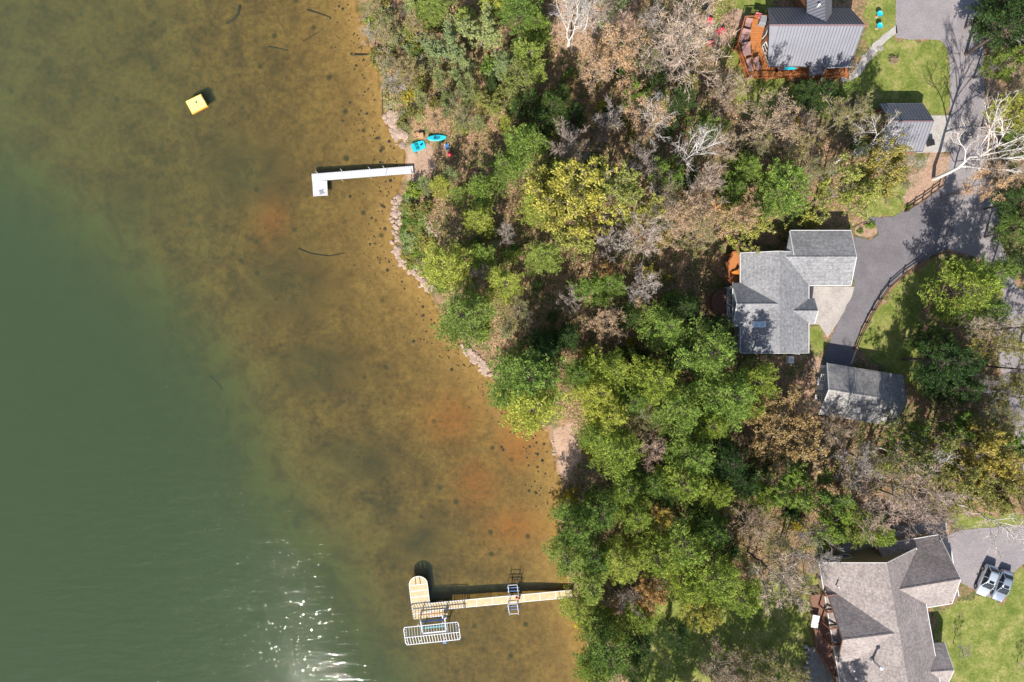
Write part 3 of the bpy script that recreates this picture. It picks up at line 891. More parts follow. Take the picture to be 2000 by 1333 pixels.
# ---- garage E
hE = empty("garage", P(1768, 250, G), label="small garage with a dark metal gable roof beside the lane", cat="garage")
E = Gable((51.7, 30.2), (57.9, 30.2), 9.0, 3.2, 3.45, 6.5, 6.4, z0=G - .4, over=.35)
r = MB(); E.slope(r, 1); E.slope(r, -1); ro = r.build("roof", M['metal_roof'], hE)
rb = MB(); E.ribs(1, .42, rb); E.ribs(-1, .42, rb); x = rb.build("seams", M['metal_rib'], ro); x["kind"] = "stuff"
E.cap(M['ridge_red'], ro, .28)
for sd in (1, -1): E.eave_bar(sd, M['metal_rib'], ro)
E.walls("wall", M['wall_log'], hE)
m = MB(); m.box(57.56, 30.2, G + 1.15, .06, 3.2, 2.3); gd = m.build("garage_door", M['white_trim'], hE)
for k in range(3):
    m = MB(); m.box(57.6, 30.2, G + .55 + k * .58, .03, 3.1, .03); m.build("panel_groove", M['alu_grey'], gd)
settle(hE)
t = empty("wheeled_bin", P(1812, 283, G + .042), math.radians(10), "black wheeled bin on the concrete pad by the garage door", "bin")
m = MB(); m.hexa([(-.26, -.3, .1), (.26, -.3, .1), (.26, .3, .1), (-.26, .3, .1)], [(-.34, -.38, 1.0), (.34, -.38, 1.0), (.34, .38, 1.0), (-.34, .38, 1.0)]); m.build("body", M['black'], t)
m = MB(); m.box(0, .02, 1.045, .74, .84, .09, 0, .04); m.build("lid", M['black'], t)
for s in (-1, 1):
    m = MB(); m.tube([(s * .27, .34, .12), (s * .33, .34, .12)], .12, 10); m.build("wheel", M['rubber'], t)
m = MB(); m.bar((-.25, .46, 1.0), (.25, .46, 1.0), .04); m.build("handle", M['black'], t)

# ---- house B: grey shingles
hB = empty("grey_shingled_house", (37, 6, G), label="grey shingled house with several gables and a window bay towards the lake", cat="house")
B = Gable((36.7, -1.65), (36.7, 12.3), 9.0, 4.7, 4.85, 7.0, 7.0, z0=1.6, over=.5)
r = MB(); B.slope(r, 1); B.slope(r, -1); rB = r.build("roof", M['shingle_grey'], hB); B.cap(M['shingle_grey'], rB, .36)
B.walls("wall", M['wall_grey'], hB)
for sd in (1, -1):
    B.eave_bar(sd, M['white_trim'], rB)
    for e in (0, 1): B.rake(e, sd, M['white_trim'], rB)
Bw = Gable((36.5, 5.1), (30.9, 5.1), 8.95, 3.1, 3.05, 7.05, 7.0, z0=1.6, over=.3, endo=(.2, .25))
r = MB(); Bw.slope(r, 1); Bw.slope(r, -1); rw = r.build("bay_roof", M['shingle_grey'], hB); Bw.cap(M['shingle_grey'], rw, .34)
for sd in (1, -1): Bw.rake(1, sd, M['white_trim'], rw)
Bw.walls("bay_wall", M['wall_grey'], hB)
Be = Gable((37.6, 11.6), (47.45, 11.6), 8.55, 3.85, 3.8, 7.0, 7.0, z0=G - .5, over=.4)
r = MB(); Be.slope(r, 1, t0=1.35, ta=0); Be.slope(r, -1, t0=1.35, ta=0); re_ = r.build("garage_roof", M['shingle_grey'], hB); Be.cap(M['shingle_grey'], re_, .34)
for sd in (1, -1):
    Be.eave_bar(sd, M['white_trim'], re_, t0=1.4 if sd > 0 else 4); Be.rake(1, sd, M['white_trim'], re_)
m = MB(); m.bar((38.87, 15.4, 6.97), (38.87, 11.9, 8.42), .1, .2); m.build("rake_board", M['white_trim'], re_)
bw_ = Gable((39.0, 11.6), (47.45, 11.6), 8.55, 3.85, 3.8, 7.0, 7.0, z0=G - .5, over=.4); bw_.walls("garage_wall", M['wall_grey'], hB)
m = MB(); m.box(47.13, 11.6, G + 1.2, .06, 5.0, 2.4); m.build("garage_door", M['white_trim'], hB)
Bp = Gable((38.6, 4.2), (42.35, 4.2), 8.1, 1.8, 1.75, 6.95, 6.95, z0=G - .3, over=.25)
r = MB(); Bp.slope(r, 1); Bp.slope(r, -1); rp = r.build("porch_roof", M['shingle_grey'], hB); Bp.cap(M['shingle_grey'], rp, .3)
for sd in (1, -1): Bp.rake(1, sd, M['white_trim'], rp)
Bp.walls("porch_wall", M['wall_grey'], hB)
# windows of the lake bay (two storeys)
for z in (3.1, 5.6):
    for y in (3.0, 4.4, 5.8, 7.2):
        window(hB, (31.15, y, z), (0, 1), (-1, 0), 1.05, 1.5)
for y in (9.0, 10.9): window(hB, (32.5, y, 5.6), (0, 1), (-1, 0), 1.0, 1.5)
for y in (.9, -.6): window(hB, (32.5, y, 5.5), (0, 1), (-1, 0), .9, 1.3)
# skylight
sk = Vector((*PXY(1482, 634, 7.9), 0)); zs = B.z_at(36.7 - sk.x)
m = MB(); q = []
for dx, dy in ((-.75, -.4), (.75, -.4), (.75, .4), (-.75, .4)): q.append((sk.x + dx, sk.y + dy, B.z_at(36.7 - sk.x - dx) + .16))
m.hexa([(x, y, z - .2) for x, y, z in q], q); so = m.build("skylight", M['white_trim'], hB)
m = MB(); q2 = [(sk.x + (x - sk.x) * .86, sk.y + (y - sk.y) * .8, z + .03) for x, y, z in q]; 
q2 = [(x, y, B.z_at(36.7 - x) + .185) for x, y, z in q2]
m.hexa([(x, y, z - .03) for x, y, z in q2], q2); m.build("pane", M['skylight'], so)
# upper deck (orange) and lower deck (brown)
zu = 5.3
up_px = [(1426, 494), (1448, 494), (1448, 556), (1430, 556), (1420, 545), (1419, 512), (1426, 503)]
m = MB(); m.prism([PXY(a, b, zu) for a, b in up_px], zu - .25, zu); dk = m.build("upper_deck", M['deck_orange'], hB)
railing(hB, [PXY(a, b, zu) for a, b in [(1447, 494), (1426, 494), (1426, 503), (1419, 512), (1420, 545), (1430, 556)]], zu, M['deck_rail'])
for a, b in [(1426, 496), (1420, 514), (1421, 544)]:
    m = MB(); x, y = PXY(a, b, zu); m.bar((x + .1, y, 1.0), (x + .1, y, zu - .25), .18); m.build("deck_post", M['deck_rail'], hB)
zl_ = 3.2
lo_px = [(1416, 568), (1428, 566), (1432, 622), (1416, 626), (1400, 620), (1390, 605), (1388, 585), (1396, 572)]
m = MB(); m.prism([PXY(a, b, zl_) for a, b in lo_px], zl_ - .25, zl_); m.build("lower_deck", M['deck_brown'], hB)
railing(hB, [PXY(a, b, zl_) for a, b in [(1416, 568), (1396, 572), (1388, 585), (1390, 605), (1400, 620), (1416, 626)]], zl_, M['timber'])
for a, b in [(1397, 573), (1390, 604), (1401, 618)]:
    m = MB(); x, y = PXY(a, b, zl_); m.bar((x + .1, y, .8), (x + .1, y, zl_ - .25), .18); m.build("deck_post", M['timber'], hB)
# north stair and landing
m = MB(); m.prism([PXY(a, b, 5.0) for a, b in [(1436, 480), (1478, 478), (1478, 490), (1436, 492)]], 4.85, 5.0); m.build("landing", M['deck_brown'], hB)
railing(hB, [PXY(a, b, 5.0) for a, b in [(1430, 481), (1478, 478), (1478, 489)]], 5.0, M['fence_wood'])
# steps, corner post
for k in range(3):
    m = MB(); x, y = PXY(1492, 696 + k * 4, G + .4 - k * .13); m.box(x, y, G + .3 - k * .15, 1.0, .26, .1); m.build("step", M['tan_wood'], hB)
m = MB(); m.bar((*PXY(1559, 692, 6.5), G - .1), (*PXY(1559, 692, 6.5), 6.9), .1); m.build("downspout", M['white_trim'], hB)
settle(hB)
t = empty("deck_chair", P(1432, 535, zu), math.radians(20), "orange wooden chair on the upper deck of the grey house", "chair")
m = MB(); m.box(0, 0, .38, .6, .6, .06); m.build("seat", M['orange'], t)
m = MB(); m.bar((.3, 0, .38), (.5, 0, 1.0), .6, .06); m.build("backrest", M['orange'], t)
for sx in (-1, 1):
    for sy in (-1, 1):
        m = MB(); m.bar((sx * .25, sy * .25, 0), (sx * .25, sy * .25, .35), .06); m.build("leg", M['orange'], t)
t = empty("air_conditioner", P(1541, 703, G), 0, "white air-conditioning unit outside the grey house's south wall", "air conditioner")
m = MB(); m.box(0, 0, .45, .75, .95, .8, 0, .06); m.build("casing", M['white_trim'], t)
m = MB(); m.lathe(0, 0, [(.28, .85), (.28, .875), (.05, .88)], 14); m.build("fan_grille", M['alu_grey'], t)
m = MB(); m.box(0, 0, .02, .95, 1.15, .08); m.build("base_pad", M['concrete'], t)

# ---- shed D
hD = empty("weathered_shed", P(1690, 775, G), label="shed with a weathered streaky shingle roof at the end of the driveway", cat="shed")
a0 = (Vector((44.2, -3.1)) + Vector((43.15, -10.3))) / 2; a1 = (Vector((55.0, -4.8)) + Vector((53.7, -12.0))) / 2
D = Gable(a0, a1, 8.6, 3.65, 3.65, 6.8, 6.8, z0=G - .5, over=.3, endo=(.3, .3))
r = MB(); D.slope(r, 1); D.slope(r, -1); rd = r.build("roof", M['shingle_old'], hD); D.cap(M['shingle_old'], rd, .34)
for sd in (1, -1):
    for e in (0, 1): D.rake(e, sd, M['timber'] if e else M['white_trim'], rd)
D.walls("wall", M['wall_shed'], hD)
out = -D.d
for s in (1.6, -1.2):
    window(hD, (*D.pt(.3, s, 0)[:2], G + 1.6), (D.n.x, D.n.y), (out.x, out.y), .8, 1.1)
m = MB(); p = D.pt(.28, .2, 0); m.box(p[0], p[1], G + 1.0, .06, .9, 2.0, math.atan2(D.d.y, D.d.x)); do = m.build("door", M['white_trim'], hD)
m = MB(); p = D.pt(.22, .5, 0); m.box(p[0], p[1], G + 1.0, .05, .05, .12); m.build("handle", M['black'], do)
settle(hD)
for k, (a, b, nm) in enumerate([(1598, 745, "white plastic storage tub beside the shed's lake wall"), (1593, 778, "white storage tub under the shed window, farther from the driveway")]):
    t = empty("storage_tub", P(a, b, G), math.radians(-8), nm, "tub")
    m = MB(); m.hexa([(-.25, -.4, 0), (.25, -.4, 0), (.25, .4, 0), (-.25, .4, 0)], [(-.32, -.48, .55), (.32, -.48, .55), (.32, .48, .55), (-.32, .48, .55)]); m.build("tub", M['alu'], t)
    m = MB(); m.box(0, 0, .585, .72, 1.04, .07, 0, .03); m.build("lid", M['white_trim'], t)

# ---- house C: taupe shingles
hC = empty("taupe_shingled_house", P(1740, 1220, G), label="large house with taupe shingle gables and a timber porch facing the lake", cat="house")
zrC, zeC = 11.0, 7.0
rN = Vector(PXY(1732.5, 1100, zrC)); rS = Vector(PXY(1757, 1240, zrC)); dC = unit(rS - rN)
nW = Vector((dC.y, -dC.x)); nW = nW if nW.x < 0 else -nW      # towards the lake
C = Gable(rN, rN + dC * 27, zrC, 5.9, 7.4, zeC + .8, zeC, z0=G - .8, over=.5)
# left of N->S direction is east
r = MB(); C.slope(r, 1); C.slope(r, -1); rC = r.build("roof", M['shingle_tan'], hC); C.cap(M['shingle_tan'], rC, .36)
C.walls("wall", M['wall_tan'], hC)
for sd in (1, -1): C.eave_bar(sd, M['white_trim'], rC); C.rake(0, sd, M['white_trim'], rC)
wr0 = Vector(PXY(1757, 1236, 10.7)); wr1 = Vector(PXY(1646, 1250, 10.7))
Cw = Gable(wr0, wr1, 10.75, 4.2, 6.4, 8.3, 6.9, z0=G - .8, over=.4, endo=(.3, 1.2))
r = MB(); Cw.slope(r, 1); Cw.slope(r, -1); rCw = r.build("lake_gable_roof", M['shingle_tan'], hC); Cw.cap(M['shingle_tan'], rCw, .36)
for sd in (1, -1): Cw.rake(1, sd, M['timber'], rCw)
Cw.walls("lake_gable_wall", M['wall_tan'], hC)
g0 = Vector(PXY(1750, 1152, 10.2)); g1 = Vector(PXY(1875, 1131, 10.2))
Cg = Gable(g0, g1, 10.3, 5.1, 4.5, 7.0, 7.3, z0=G - .5, over=.45)
r = MB(); Cg.slope(r, 1); Cg.slope(r, -1); rCg = r.build("garage_roof", M['shingle_tan'], hC); Cg.cap(M['shingle_tan'], rCg, .36)
for sd in (1, -1): Cg.rake(1, sd, M['white_trim'], rCg)
Cg.eave_bar(-1, M['white_trim'], rCg, t0=4.5); Cg.eave_bar(1, M['white_trim'], rCg, t0=2)
Cg.walls("garage_wall", M['wall_tan'], hC)
# pent roof over the garage doors
L_ = Cg.L()
m = MB()
q = [Cg.pt(L_ - .3, -4.4, 7.6), Cg.pt(L_ + 1.5, -4.0, 6.6), Cg.pt(L_ + 1.5, 3.6, 6.6), Cg.pt(L_ - .3, 4.6, 7.6)]
m.hexa([(x, y, z - .15) for x, y, z in q], q); m.build("pent_roof", M['shingle_tan'], hC)
m = MB(); m.bar(Cg.pt(L_ + 1.56, -4.0, 6.55), Cg.pt(L_ + 1.56, 3.6, 6.55), .1, .14); m.build("gutter", M['white_trim'], hC)
for s in (-2.2, 2.0):
    m = MB(); p = Cg.pt(L_ - .31, s, 0); m.box(p[0], p[1], G + 1.2, .08, 3.2, 2.4, math.atan2(Cg.d.y, Cg.d.x)); m.build("garage_door", M['white_trim'], hC)
s0 = Vector(PXY(1818, 1312, 8.6)); s1 = Vector(PXY(1862, 1309, 8.6))
Cs = Gable(s0, s1, 8.7, 3.1, 2.6, 7.0, 7.1, z0=G - .5, over=.4)
r = MB(); Cs.slope(r, 1); Cs.slope(r, -1); rCs = r.build("entry_roof", M['shingle_tan'], hC); Cs.cap(M['shingle_tan'], rCs, .32)
for sd in (1, -1): Cs.rake(1, sd, M['white_trim'], rCs)
Cs.walls("entry_wall", M['wall_tan'], hC)
# flue and vents
fx, fy = PXY(1704, 1290, 9.3)
m = MB(); m.lathe(fx, fy, [(.32, 9.0), (.2, 9.55), (.13, 9.6), (.13, 11.4), (.24, 11.4), (.24, 11.6), (.05, 11.72)], 12); m.build("flue", M['alu_grey'], hC)
m = MB(); m.lathe(fx, fy, [(.27, 11.6), (.27, 11.66), (.03, 11.8)], 12); m.build("flue_cap", M['alu'], hC)
for a, b, z in ((1636, 1146, 8.3), (1666, 1309, 8.7)):
    m = MB(); m.lathe(*PXY(a, b, z), [(.08, z - .6), (.08, z + .35), (.12, z + .35), (.12, z + .42)], 8); m.build("vent_pipe", M['alu'], hC)
# lake porch: timber brackets, deck
zp = 5.0
po_px = [(1584, 1164), (1606, 1160), (1640, 1270), (1632, 1330), (1612, 1300), (1596, 1270)]
m = MB(); m.prism([PXY(a, b, zp) for a, b in po_px], G - .3, zp); m.build("porch_deck", M['deck_brown'], hC)
for k, (s, ) in enumerate([(4.9,), (2.6,), (.3,), (-2.0,)]):
    p1 = Vector(Cw.pt(Cw.L() - 1.25, -s, zp)); p2 = Vector(Cw.pt(Cw.L() + .35, -s, zp))
    m = MB(); m.bar(p2, p2 + Vector((0, 0, 2.9)), .2); m.build("porch_post", M['timber'], hC)
    m = MB(); m.bar(p1 + Vector((0, 0, 2.7)), p2 + Vector((0, 0, 2.85)), .18); m.bar(p2 + Vector((0, 0, 1.9)), p2.lerp(p1, .7) + Vector((0, 0, 2.7)), .14); m.build("bracket", M['timber'], hC)
railing(hC, [PXY(a, b, zp) for a, b in [(1596, 1270), (1612, 1300), (1632, 1330)]], zp, M['timber'])
for s in (1.2, 3.6): window(hC, (*Cw.pt(Cw.L() - 1.19, -s, 0)[:2], 6.4), (Cw.n.x, Cw.n.y), (Cw.d.x, Cw.d.y), 1.4, 1.8)
nN = -dC
for s in (-5.5, -3.0): window(hC, (*C.pt(.34, s, 0)[:2], 5.6), (C.n.x, C.n.y), (nN.x, nN.y), 1.1, 1.3)
settle(hC)
t = empty("porch_table", P(1588, 1210, zp), 0, "white cloth-covered table on the timber porch", "table")
m = MB(); m.box(0, 0, .74, 1.0, 1.8, .08, math.radians(-10), .03); m.build("top", M['white_trim'], t)
for sx in (-.35, .35):
    for sy in (-.7, .7): 
        m = MB(); m.bar((sx, sy, 0), (sx, sy, .7), .07); m.build("leg", M['white_trim'], t)
t = empty("fire_table", P(1716, 1052, G), 0, "round grey patio fire bowl in the shade north of the taupe house", "fire bowl")
m = MB(); m.lathe(0, 0, [(.35, 0), (.3, .3), (.62, .5), (.62, .6), (.5, .6), (.45, .48), (.05, .45)], 16); m.build("bowl", M['alu_grey'], t)
sheet("patio", [(1640, 1050), (1725, 1030), (1800, 1020), (1850, 1020), (1850, 1060), (1760, 1085), (1640, 1100)], .026, M['concrete'], "shaded concrete patio along the taupe house's north wall", "patio", 1)
sheet("patio", [(1575, 1268), (1596, 1262), (1634, 1340), (1634, 1400), (1585, 1400)], .026, M['greystone'], "grey stone patio under the timber porch", "patio", 1)
bo = empty("boulder_edge", P(1580, 1300, G), label="row of grey boulders edging the stone patio", cat="boulders")
for k in range(9):
    m = MB(); m.lathe(0, 0, [(.3, -.1), (.48, .15), (.36, .42), (.1, .52)], 7); o = m.build("stone", M['greystone'], bo)
    o.location = P(1576 + random.uniform(-3, 4), 1262 + k * 10, G) - bo.location; s = random.uniform(.6, 1.2); o.scale = (s, s * random.uniform(.7, 1.2), s); o.rotation_euler[2] = random.uniform(0, 6)

# ------------------------------------------------------------------ vehicles
def smooth(o):
    for p in o.data.polygons: p.use_smooth = True
def loft(sections, cap=True):
    """sections: list of rings (equal length lists of 3d points)"""
    m = MB(); n = len(sections[0])
    for s in sections: m.v += [tuple(p) for p in s]
    for i in range(len(sections) - 1):
        for k in range(n):
            a = i * n + k; b = i * n + (k + 1) % n
            m.f.append((a, a + n, b + n, b))
    if cap:
        m.f.append(tuple(range(n))); m.f.append(tuple(range((len(sections) - 1) * n, len(sections) * n))[::-1])
    return m
def car(loc, rz, label, paint, suv=True):
    t = empty("parked_car", loc, rz, label, "car", "cars parked on the driveway")
    # body, +x is the front
    xs = [-2.28, -2.2, -1.9, -1.2, -.2, .7, 1.4, 1.9, 2.15, 2.28]
    wid = [.62, .78, .88, .92, .93, .92, .90, .84, .72, .55]
    hi = [.78, .92, 1.0, 1.02, 1.02, 1.0, .95, .86, .76, .66] if suv else [.72, .86, .93, .96, .97, .95, .90, .80, .70, .6]
    secs = []
    for x, w, h in zip(xs, wid, hi):
        lo = .26
        secs.append([(x, -w * .92, lo), (x, -w, lo + .16), (x, -w, h * .72), (x, -w * .94, h - .05), (x, -w * .72, h), (x, 0, h + .035),
                     (x, w * .72, h), (x, w * .94, h - .05), (x, w, h * .72), (x, w, lo + .16), (x, w * .92, lo)])
    bdy = loft(secs).build("body", paint, t, True)
    # greenhouse
    top = 1.66 if suv else 1.45
    gx0 = -2.02 if suv else -1.75
    def ring(x, wb, zt, zb=.93, wt=None):
        wt = wb * .8 if wt is None else wt
        return [(x, -wb, zb), (x, -(wb + wt) / 2 - .02, (zb + zt) / 2), (x, -wt, zt - .05), (x, -wt * .8, zt), (x, wt * .8, zt), (x, wt, zt - .05), (x, (wb + wt) / 2 + .02, (zb + zt) / 2), (x, wb, zb)]
    gh = loft([ring(gx0, .72, 1.0), ring(gx0 + .35, .8, top - .12), ring(gx0 + .75, .84, top - .01), ring(-.2, .85, top), ring(.25, .84, top - .06), ring(1.05, .78, .99)])
    gh.build("cabin", M['glass'], t, True)
    # roof skin, pillars
    rf = loft([[(x, -w, z - .03), (x, -w * .75, z + .012), (x, w * .75, z + .012), (x, w, z - .03)] for x, w, z in
               ((gx0 + .42, .62, top - .09), (gx0 + .75, .67, top), (-.2, .68, top + .012), (.2, .66, top - .04))])
    ro = rf.build("roof", paint, t, True)
    m = MB(); m.box(-.12 + .05, 0, top + .022, .42, .74, .02); m.build("sunroof", M['glass'], ro)
    for s in (-1, 1):
        m = MB(); m.bar((.2, s * .67, top - .06), (1.06, s * .79, 1.0), .07, .05); m.bar((gx0 + .42, s * .64, top - .11), (gx0 - .02, s * .72, 1.0), .1, .05)
        m.bar((-.5, s * .69, top - .05), (-.45, s * .86, 1.0), .08, .04); m.build("pillar", paint, t)
        m = MB(); m.box(.78, s * 1.0, 1.02, .16, .18, .13, 0, .04); m.build("wing_mirror", paint, t)
        m = MB(); m.box(2.1, s * .6, .66, .2, .26, .12, s * -.4, .04); m.build("headlight", M['headlamp'], t)
        m = MB(); m.box(-2.2, s * .62, .78, .12, .24, .16, 0, .03); m.build("tail_light", M['taillamp'], t)
        for x in (-.3, -1.15): m = MB(); m.box(x, s * .945, .8, .16, .03, .03); m.build("door_handle", M['rim'], t)
        if suv: m = MB(); m.bar((gx0 + .6, s * .6, top + .04), (0, s * .6, top + .05), .05, .05); m.build("roof_rail", M['alu_grey'], t)
        for x in (-1.35, 1.35):
            m = MB(); m.tube([(x, s * .74, .34), (x, s * .955, .34)], .34, 20); w = m.build("wheel", M['rubber'], t, False)
            m = MB(); m.tube([(x, s * .9, .34), (x, s * .965, .34)], .21, 10); m.build("rim", M['rim'], w)
    m = MB(); m.box(2.24, 0, .42, .12, 1.2, .22, 0, .04); m.build("front_bumper", M['black'], t)
    m = MB(); m.box(-2.24, 0, .45, .12, 1.3, .22, 0, .04); m.build("rear_bumper", M['black'], t)
    return t
cdir = math.atan2(-30.5, -12.4)
car(P(1921, 1131, G + .03), cdir, "pearl-white crossover with a sunroof, parked closer to the taupe house", M['car_white'], True)
car(P(1951.5, 1141, G + .03), cdir + .03, "steel-silver car with a sunroof, parked at the lawn edge", M['car_silver'], False)

# ------------------------------------------------------------------ docks and lake things
def plane_dir(a, b):
    return math.atan2(b[1] - a[1], b[0] - a[0])
zk = .55
d1 = empty("white_dock", P(800, 332, 0), label="L-shaped white plank dock running out from the sandy beach", cat="dock")
A0, A1 = Vector(PXY(609, 347.5, zk)), Vector(PXY(807, 331.8, zk))
ang = math.atan2((A1 - A0).y, (A1 - A0).x); Lk = (A1 - A0).length; dv = unit(A1 - A0); nv = Vector((-dv.y, dv.x))
wide = 1.12
nb = 46
pm = None
for i in range(nb):
    c = A0 + dv * (Lk * (i + .5) / nb)
    o = MB()
    o.box(0, 0, 0, Lk / nb - .022, wide, .05)
    if pm is None: pm = o.build("plank", M['dock_white'], d1); q = pm
    else: q = link("plank", pm.data, d1)
    q.location = (c.x, c.y, zk + random.uniform(-.004, .004)); q.rotation_euler[2] = ang + random.uniform(-.004, .004)
pm2 = None
c0 = Vector(PXY(624.5, 354, zk)); c1 = Vector(PXY(626, 383, zk)); Lp = (c1 - c0).length; dp = unit(c1 - c0); ap = math.atan2(dp.y, dp.x)
for i in range(9):
    if pm2 is None:
        o = MB(); o.box(0, 0, 0, Lp, 2.2 / 9 - .02, .05); pm2 = o.build("plank", M['dock_white'], d1); q = pm2
    else: q = link("plank", pm2.data, d1)
    cc = (c0 + c1) / 2 + Vector((-dp.y, dp.x)) * ((i - 4) * 2.2 / 9)
    q.location = (cc.x, cc.y, zk + random.uniform(-.004, .004)); q.rotation_euler[2] = ap
m = MB()
for s in (-1, 1): m.bar((*(A0 + nv * s * .5), zk - .11), (*(A1 + nv * s * .5), zk - .11), .06, .16)
for s in (-1, 1): 
    e = Vector((-dp.y, dp.x)) * s * 1.02
    m.bar((*(c0 + e), zk - .115), (*(c1 + e), zk - .115), .06, .16)
m.build("frame", M['alu_grey'], d1)
for (a, b) in [(620, 338), (668, 334), (722, 330), (750, 328), (668, 352), (724, 346), (753, 343), (614, 382), (638, 380)]:
    x, y = PXY(a, b, zk); m = MB(); m.tube([(x, y, gz(x, y) - .3), (x, y, zk + (1.0 if b < 345 else .15))], .035, 7); m.build("post", M['alu'], d1)
settle(d1)
t = empty("folding_chair", P(628, 376, zk + .03), .3, "small grey folding chair lying on the end of the white dock", "chair")
m = MB(); m.box(0, 0, .06, .5, .5, .04); m.build("seat", M['grey_cover'], t)
for s in (-1, 1): m = MB(); m.bar((-.4, s * .27, .1), (.55, s * .27, .05), .035); m.build("leg", M['alu_grey'], t)

zt = .7
d2 = empty("tan_dock", P(1000, 1170, 0), label="tan panel dock with a round-ended platform and white edging", cat="dock")
w0, w1 = Vector(PXY(838, 1186, zt)), Vector(PXY(1116, 1160, zt)); dv = unit(w1 - w0); nv = Vector((-dv.y, dv.x)); Lw = (w1 - w0).length; ang = math.atan2(dv.y, dv.x)
npan = 9; pan = None; trim = None
for i in range(npan):
    c = w0 + dv * (Lw * (i + .5) / npan)
    if pan is None:
        o = MB(); o.box(0, 0, 0, Lw / npan - .1, 1.0, .06); pan = q = o.build("panel", M['dock_tan'], d2)
        o = MB(); o.box(0, 0, 0, .085, 1.12, .07); trim = o.build("cross_trim", M['alu'], d2); tq = trim
    else: q = link("panel", pan.data, d2); tq = link("cross_trim", trim.data, d2)
    q.location = (c.x, c.y, zt); q.rotation_euler[2] = ang
    ct = w0 + dv * (Lw * (i + 1) / npan); tq.location = (ct.x, ct.y, zt - .003); tq.rotation_euler[2] = ang
for s in (-1, 1):
    m = MB(); m.bar((*(w0 + nv * s * .545), zt - .02), (*(w1 + nv * s * .545), zt - .02), .08, .12); m.build("edge_rail", M['alu'], d2)
# platform: frame in its own axes, panels
pl_a, pl_b = Vector(PXY(815, 1126, zt)), Vector(PXY(825, 1209, zt)); dq = unit(pl_b - pl_a); nq = Vector((-dq.y, dq.x)); Lq = (pl_b - pl_a).length; aq = math.atan2(dq.y, dq.x)
hw = 1.36
rows = [1.25, 2.15, 3.05, 3.95, 4.75, 5.55, Lq]
for i, (u0, u1) in enumerate(zip(rows[:-1], rows[1:])):
    c = pl_a + dq * ((u0 + u1) / 2)
    m = MB(); m.box(c.x, c.y, zt, u1 - u0 - .1, 2 * hw - .12, .06, aq); m.build("panel", M['dock_tan'], d2)
    c = pl_a + dq * u0; m = MB(); m.box(c.x, c.y, zt - .003, .09, 2 * hw, .07, aq); m.build("cross_trim", M['alu'], d2)
for s0_, s1_ in ((-1.0, -.3), (-.22, .22), (.3, 1.0)):        # rounded end in three pieces
    pts_ = []
    for k in range(9):
        s = s0_ + (s1_ - s0_) * k / 8
        u = 1.2 - 1.15 * math.sqrt(max(0, 1 - (s * .93) ** 2))
        p = pl_a + dq * u + nq * (s * (hw - .06)); pts_.append((p.x, p.y))
    for s in (s1_, s0_):
        p = pl_a + dq * 1.18 + nq * (s * (hw - .06)); pts_.append((p.x, p.y))
    m = MB(); m.prism(pts_, zt - .03, zt + .03); m.build("end_panel", M['dock_tan'], d2)
m = MB()
for k in range(17):
    a, b = -math.pi / 2 + math.pi * k / 17, -math.pi / 2 + math.pi * (k + 1) / 17
    p = pl_a + dq * (1.22 - 1.2 * math.cos(a)) + nq * (hw * math.sin(a)); q = pl_a + dq * (1.22 - 1.2 * math.cos(b)) + nq * (hw * math.sin(b))
    m.bar((p.x, p.y, zt - .01), (q.x, q.y, zt - .01), .08, .1)
for s in (-1, 1):
    p = pl_a + dq * 1.2 + nq * s * hw; q = pl_b + nq * s * hw; m.bar((p.x, p.y, zt - .01), (q.x, q.y, zt - .01), .08, .1)
m.build("edge_rail", M['alu'], d2)
# short arm between platform and walkway
for k in range(3):
    c = w0 - dv * (.1 + 0) + nv * (-.75) + dv * (1.2 * k - .2)
    m = MB(); m.box(c.x, c.y, zt - .004, 1.12, 1.35, .06, ang); m.build("panel", M['dock_tan'], d2)
for k in range(6):
    for s in (-.5, .5):
        p = w0 + dv * (Lw * (k + .5) / 6) + nv * s
        m = MB(); z0 = gz(p.x, p.y); m.tube([(p.x, p.y, z0 - .3), (p.x, p.y, zt + .05)], .035, 6); m.build("post", M['alu'], d2)
for u in (1.3, 4.5):
    for s in (-1, 1):
        p = pl_a + dq * u + nq * s * (hw - .1); m = MB(); m.tube([(p.x, p.y, gz(p.x, p.y) - .3), (p.x, p.y, zt + .05)], .035, 6); m.build("post", M['alu'], d2)
settle(d2)

# boat lift with bare canopy frame
zc = 3.1
bl = empty("boat_lift", P(843, 1238, 0), label="boat lift with a white uncovered canopy frame beside the tan dock", cat="boat lift")
c00, c10, c11, c01 = [Vector(PXY(a, b, zc)) for a, b in ((788, 1226), (895, 1215), (899.5, 1249), (793, 1260))]
def bil(u, v): return (c00 * (1 - u) + c10 * u) * (1 - v) + (c01 * (1 - u) + c11 * u) * v
m = MB()
ringp = []
for u, v in ((.02, 0), (.98, 0), (1, .12), (1, .88), (.98, 1), (.02, 1), (0, .88), (0, .12)):
    p = bil(u, v); ringp.append((p.x, p.y, zc))
for a, b in zip(ringp, ringp[1:] + ringp[:1]): m.tube([a, b], .07, 6)
m.build("canopy_rim", M['alu'], bl)
p, q = bil(0, .5), bil(1, .5); m = MB(); m.tube([(p.x, p.y, zc + .5), (q.x, q.y, zc + .5)], .065, 6); m.build("ridge_tube", M['alu'], bl)
for k in range(19):
    u = .05 + .9 * k / 18; a, b, c = bil(u, 0), bil(u, .5), bil(u, 1)
    m = MB(); m.tube([(a.x, a.y, zc), (b.x, b.y, zc + .5), (c.x, c.y, zc)], .042, 5); m.build("canopy_bow", M['alu'], bl)
for u in (0, 1):
    for k in range(6):
        v = .12 + .76 * k / 5; a = bil(u, v); b = bil(.045 if u == 0 else .955, v)
        m = MB(); m.tube([(a.x, a.y, zc), (b.x, b.y, zc + .25)], .03, 5); m.build("end_stay", M['alu'], bl)
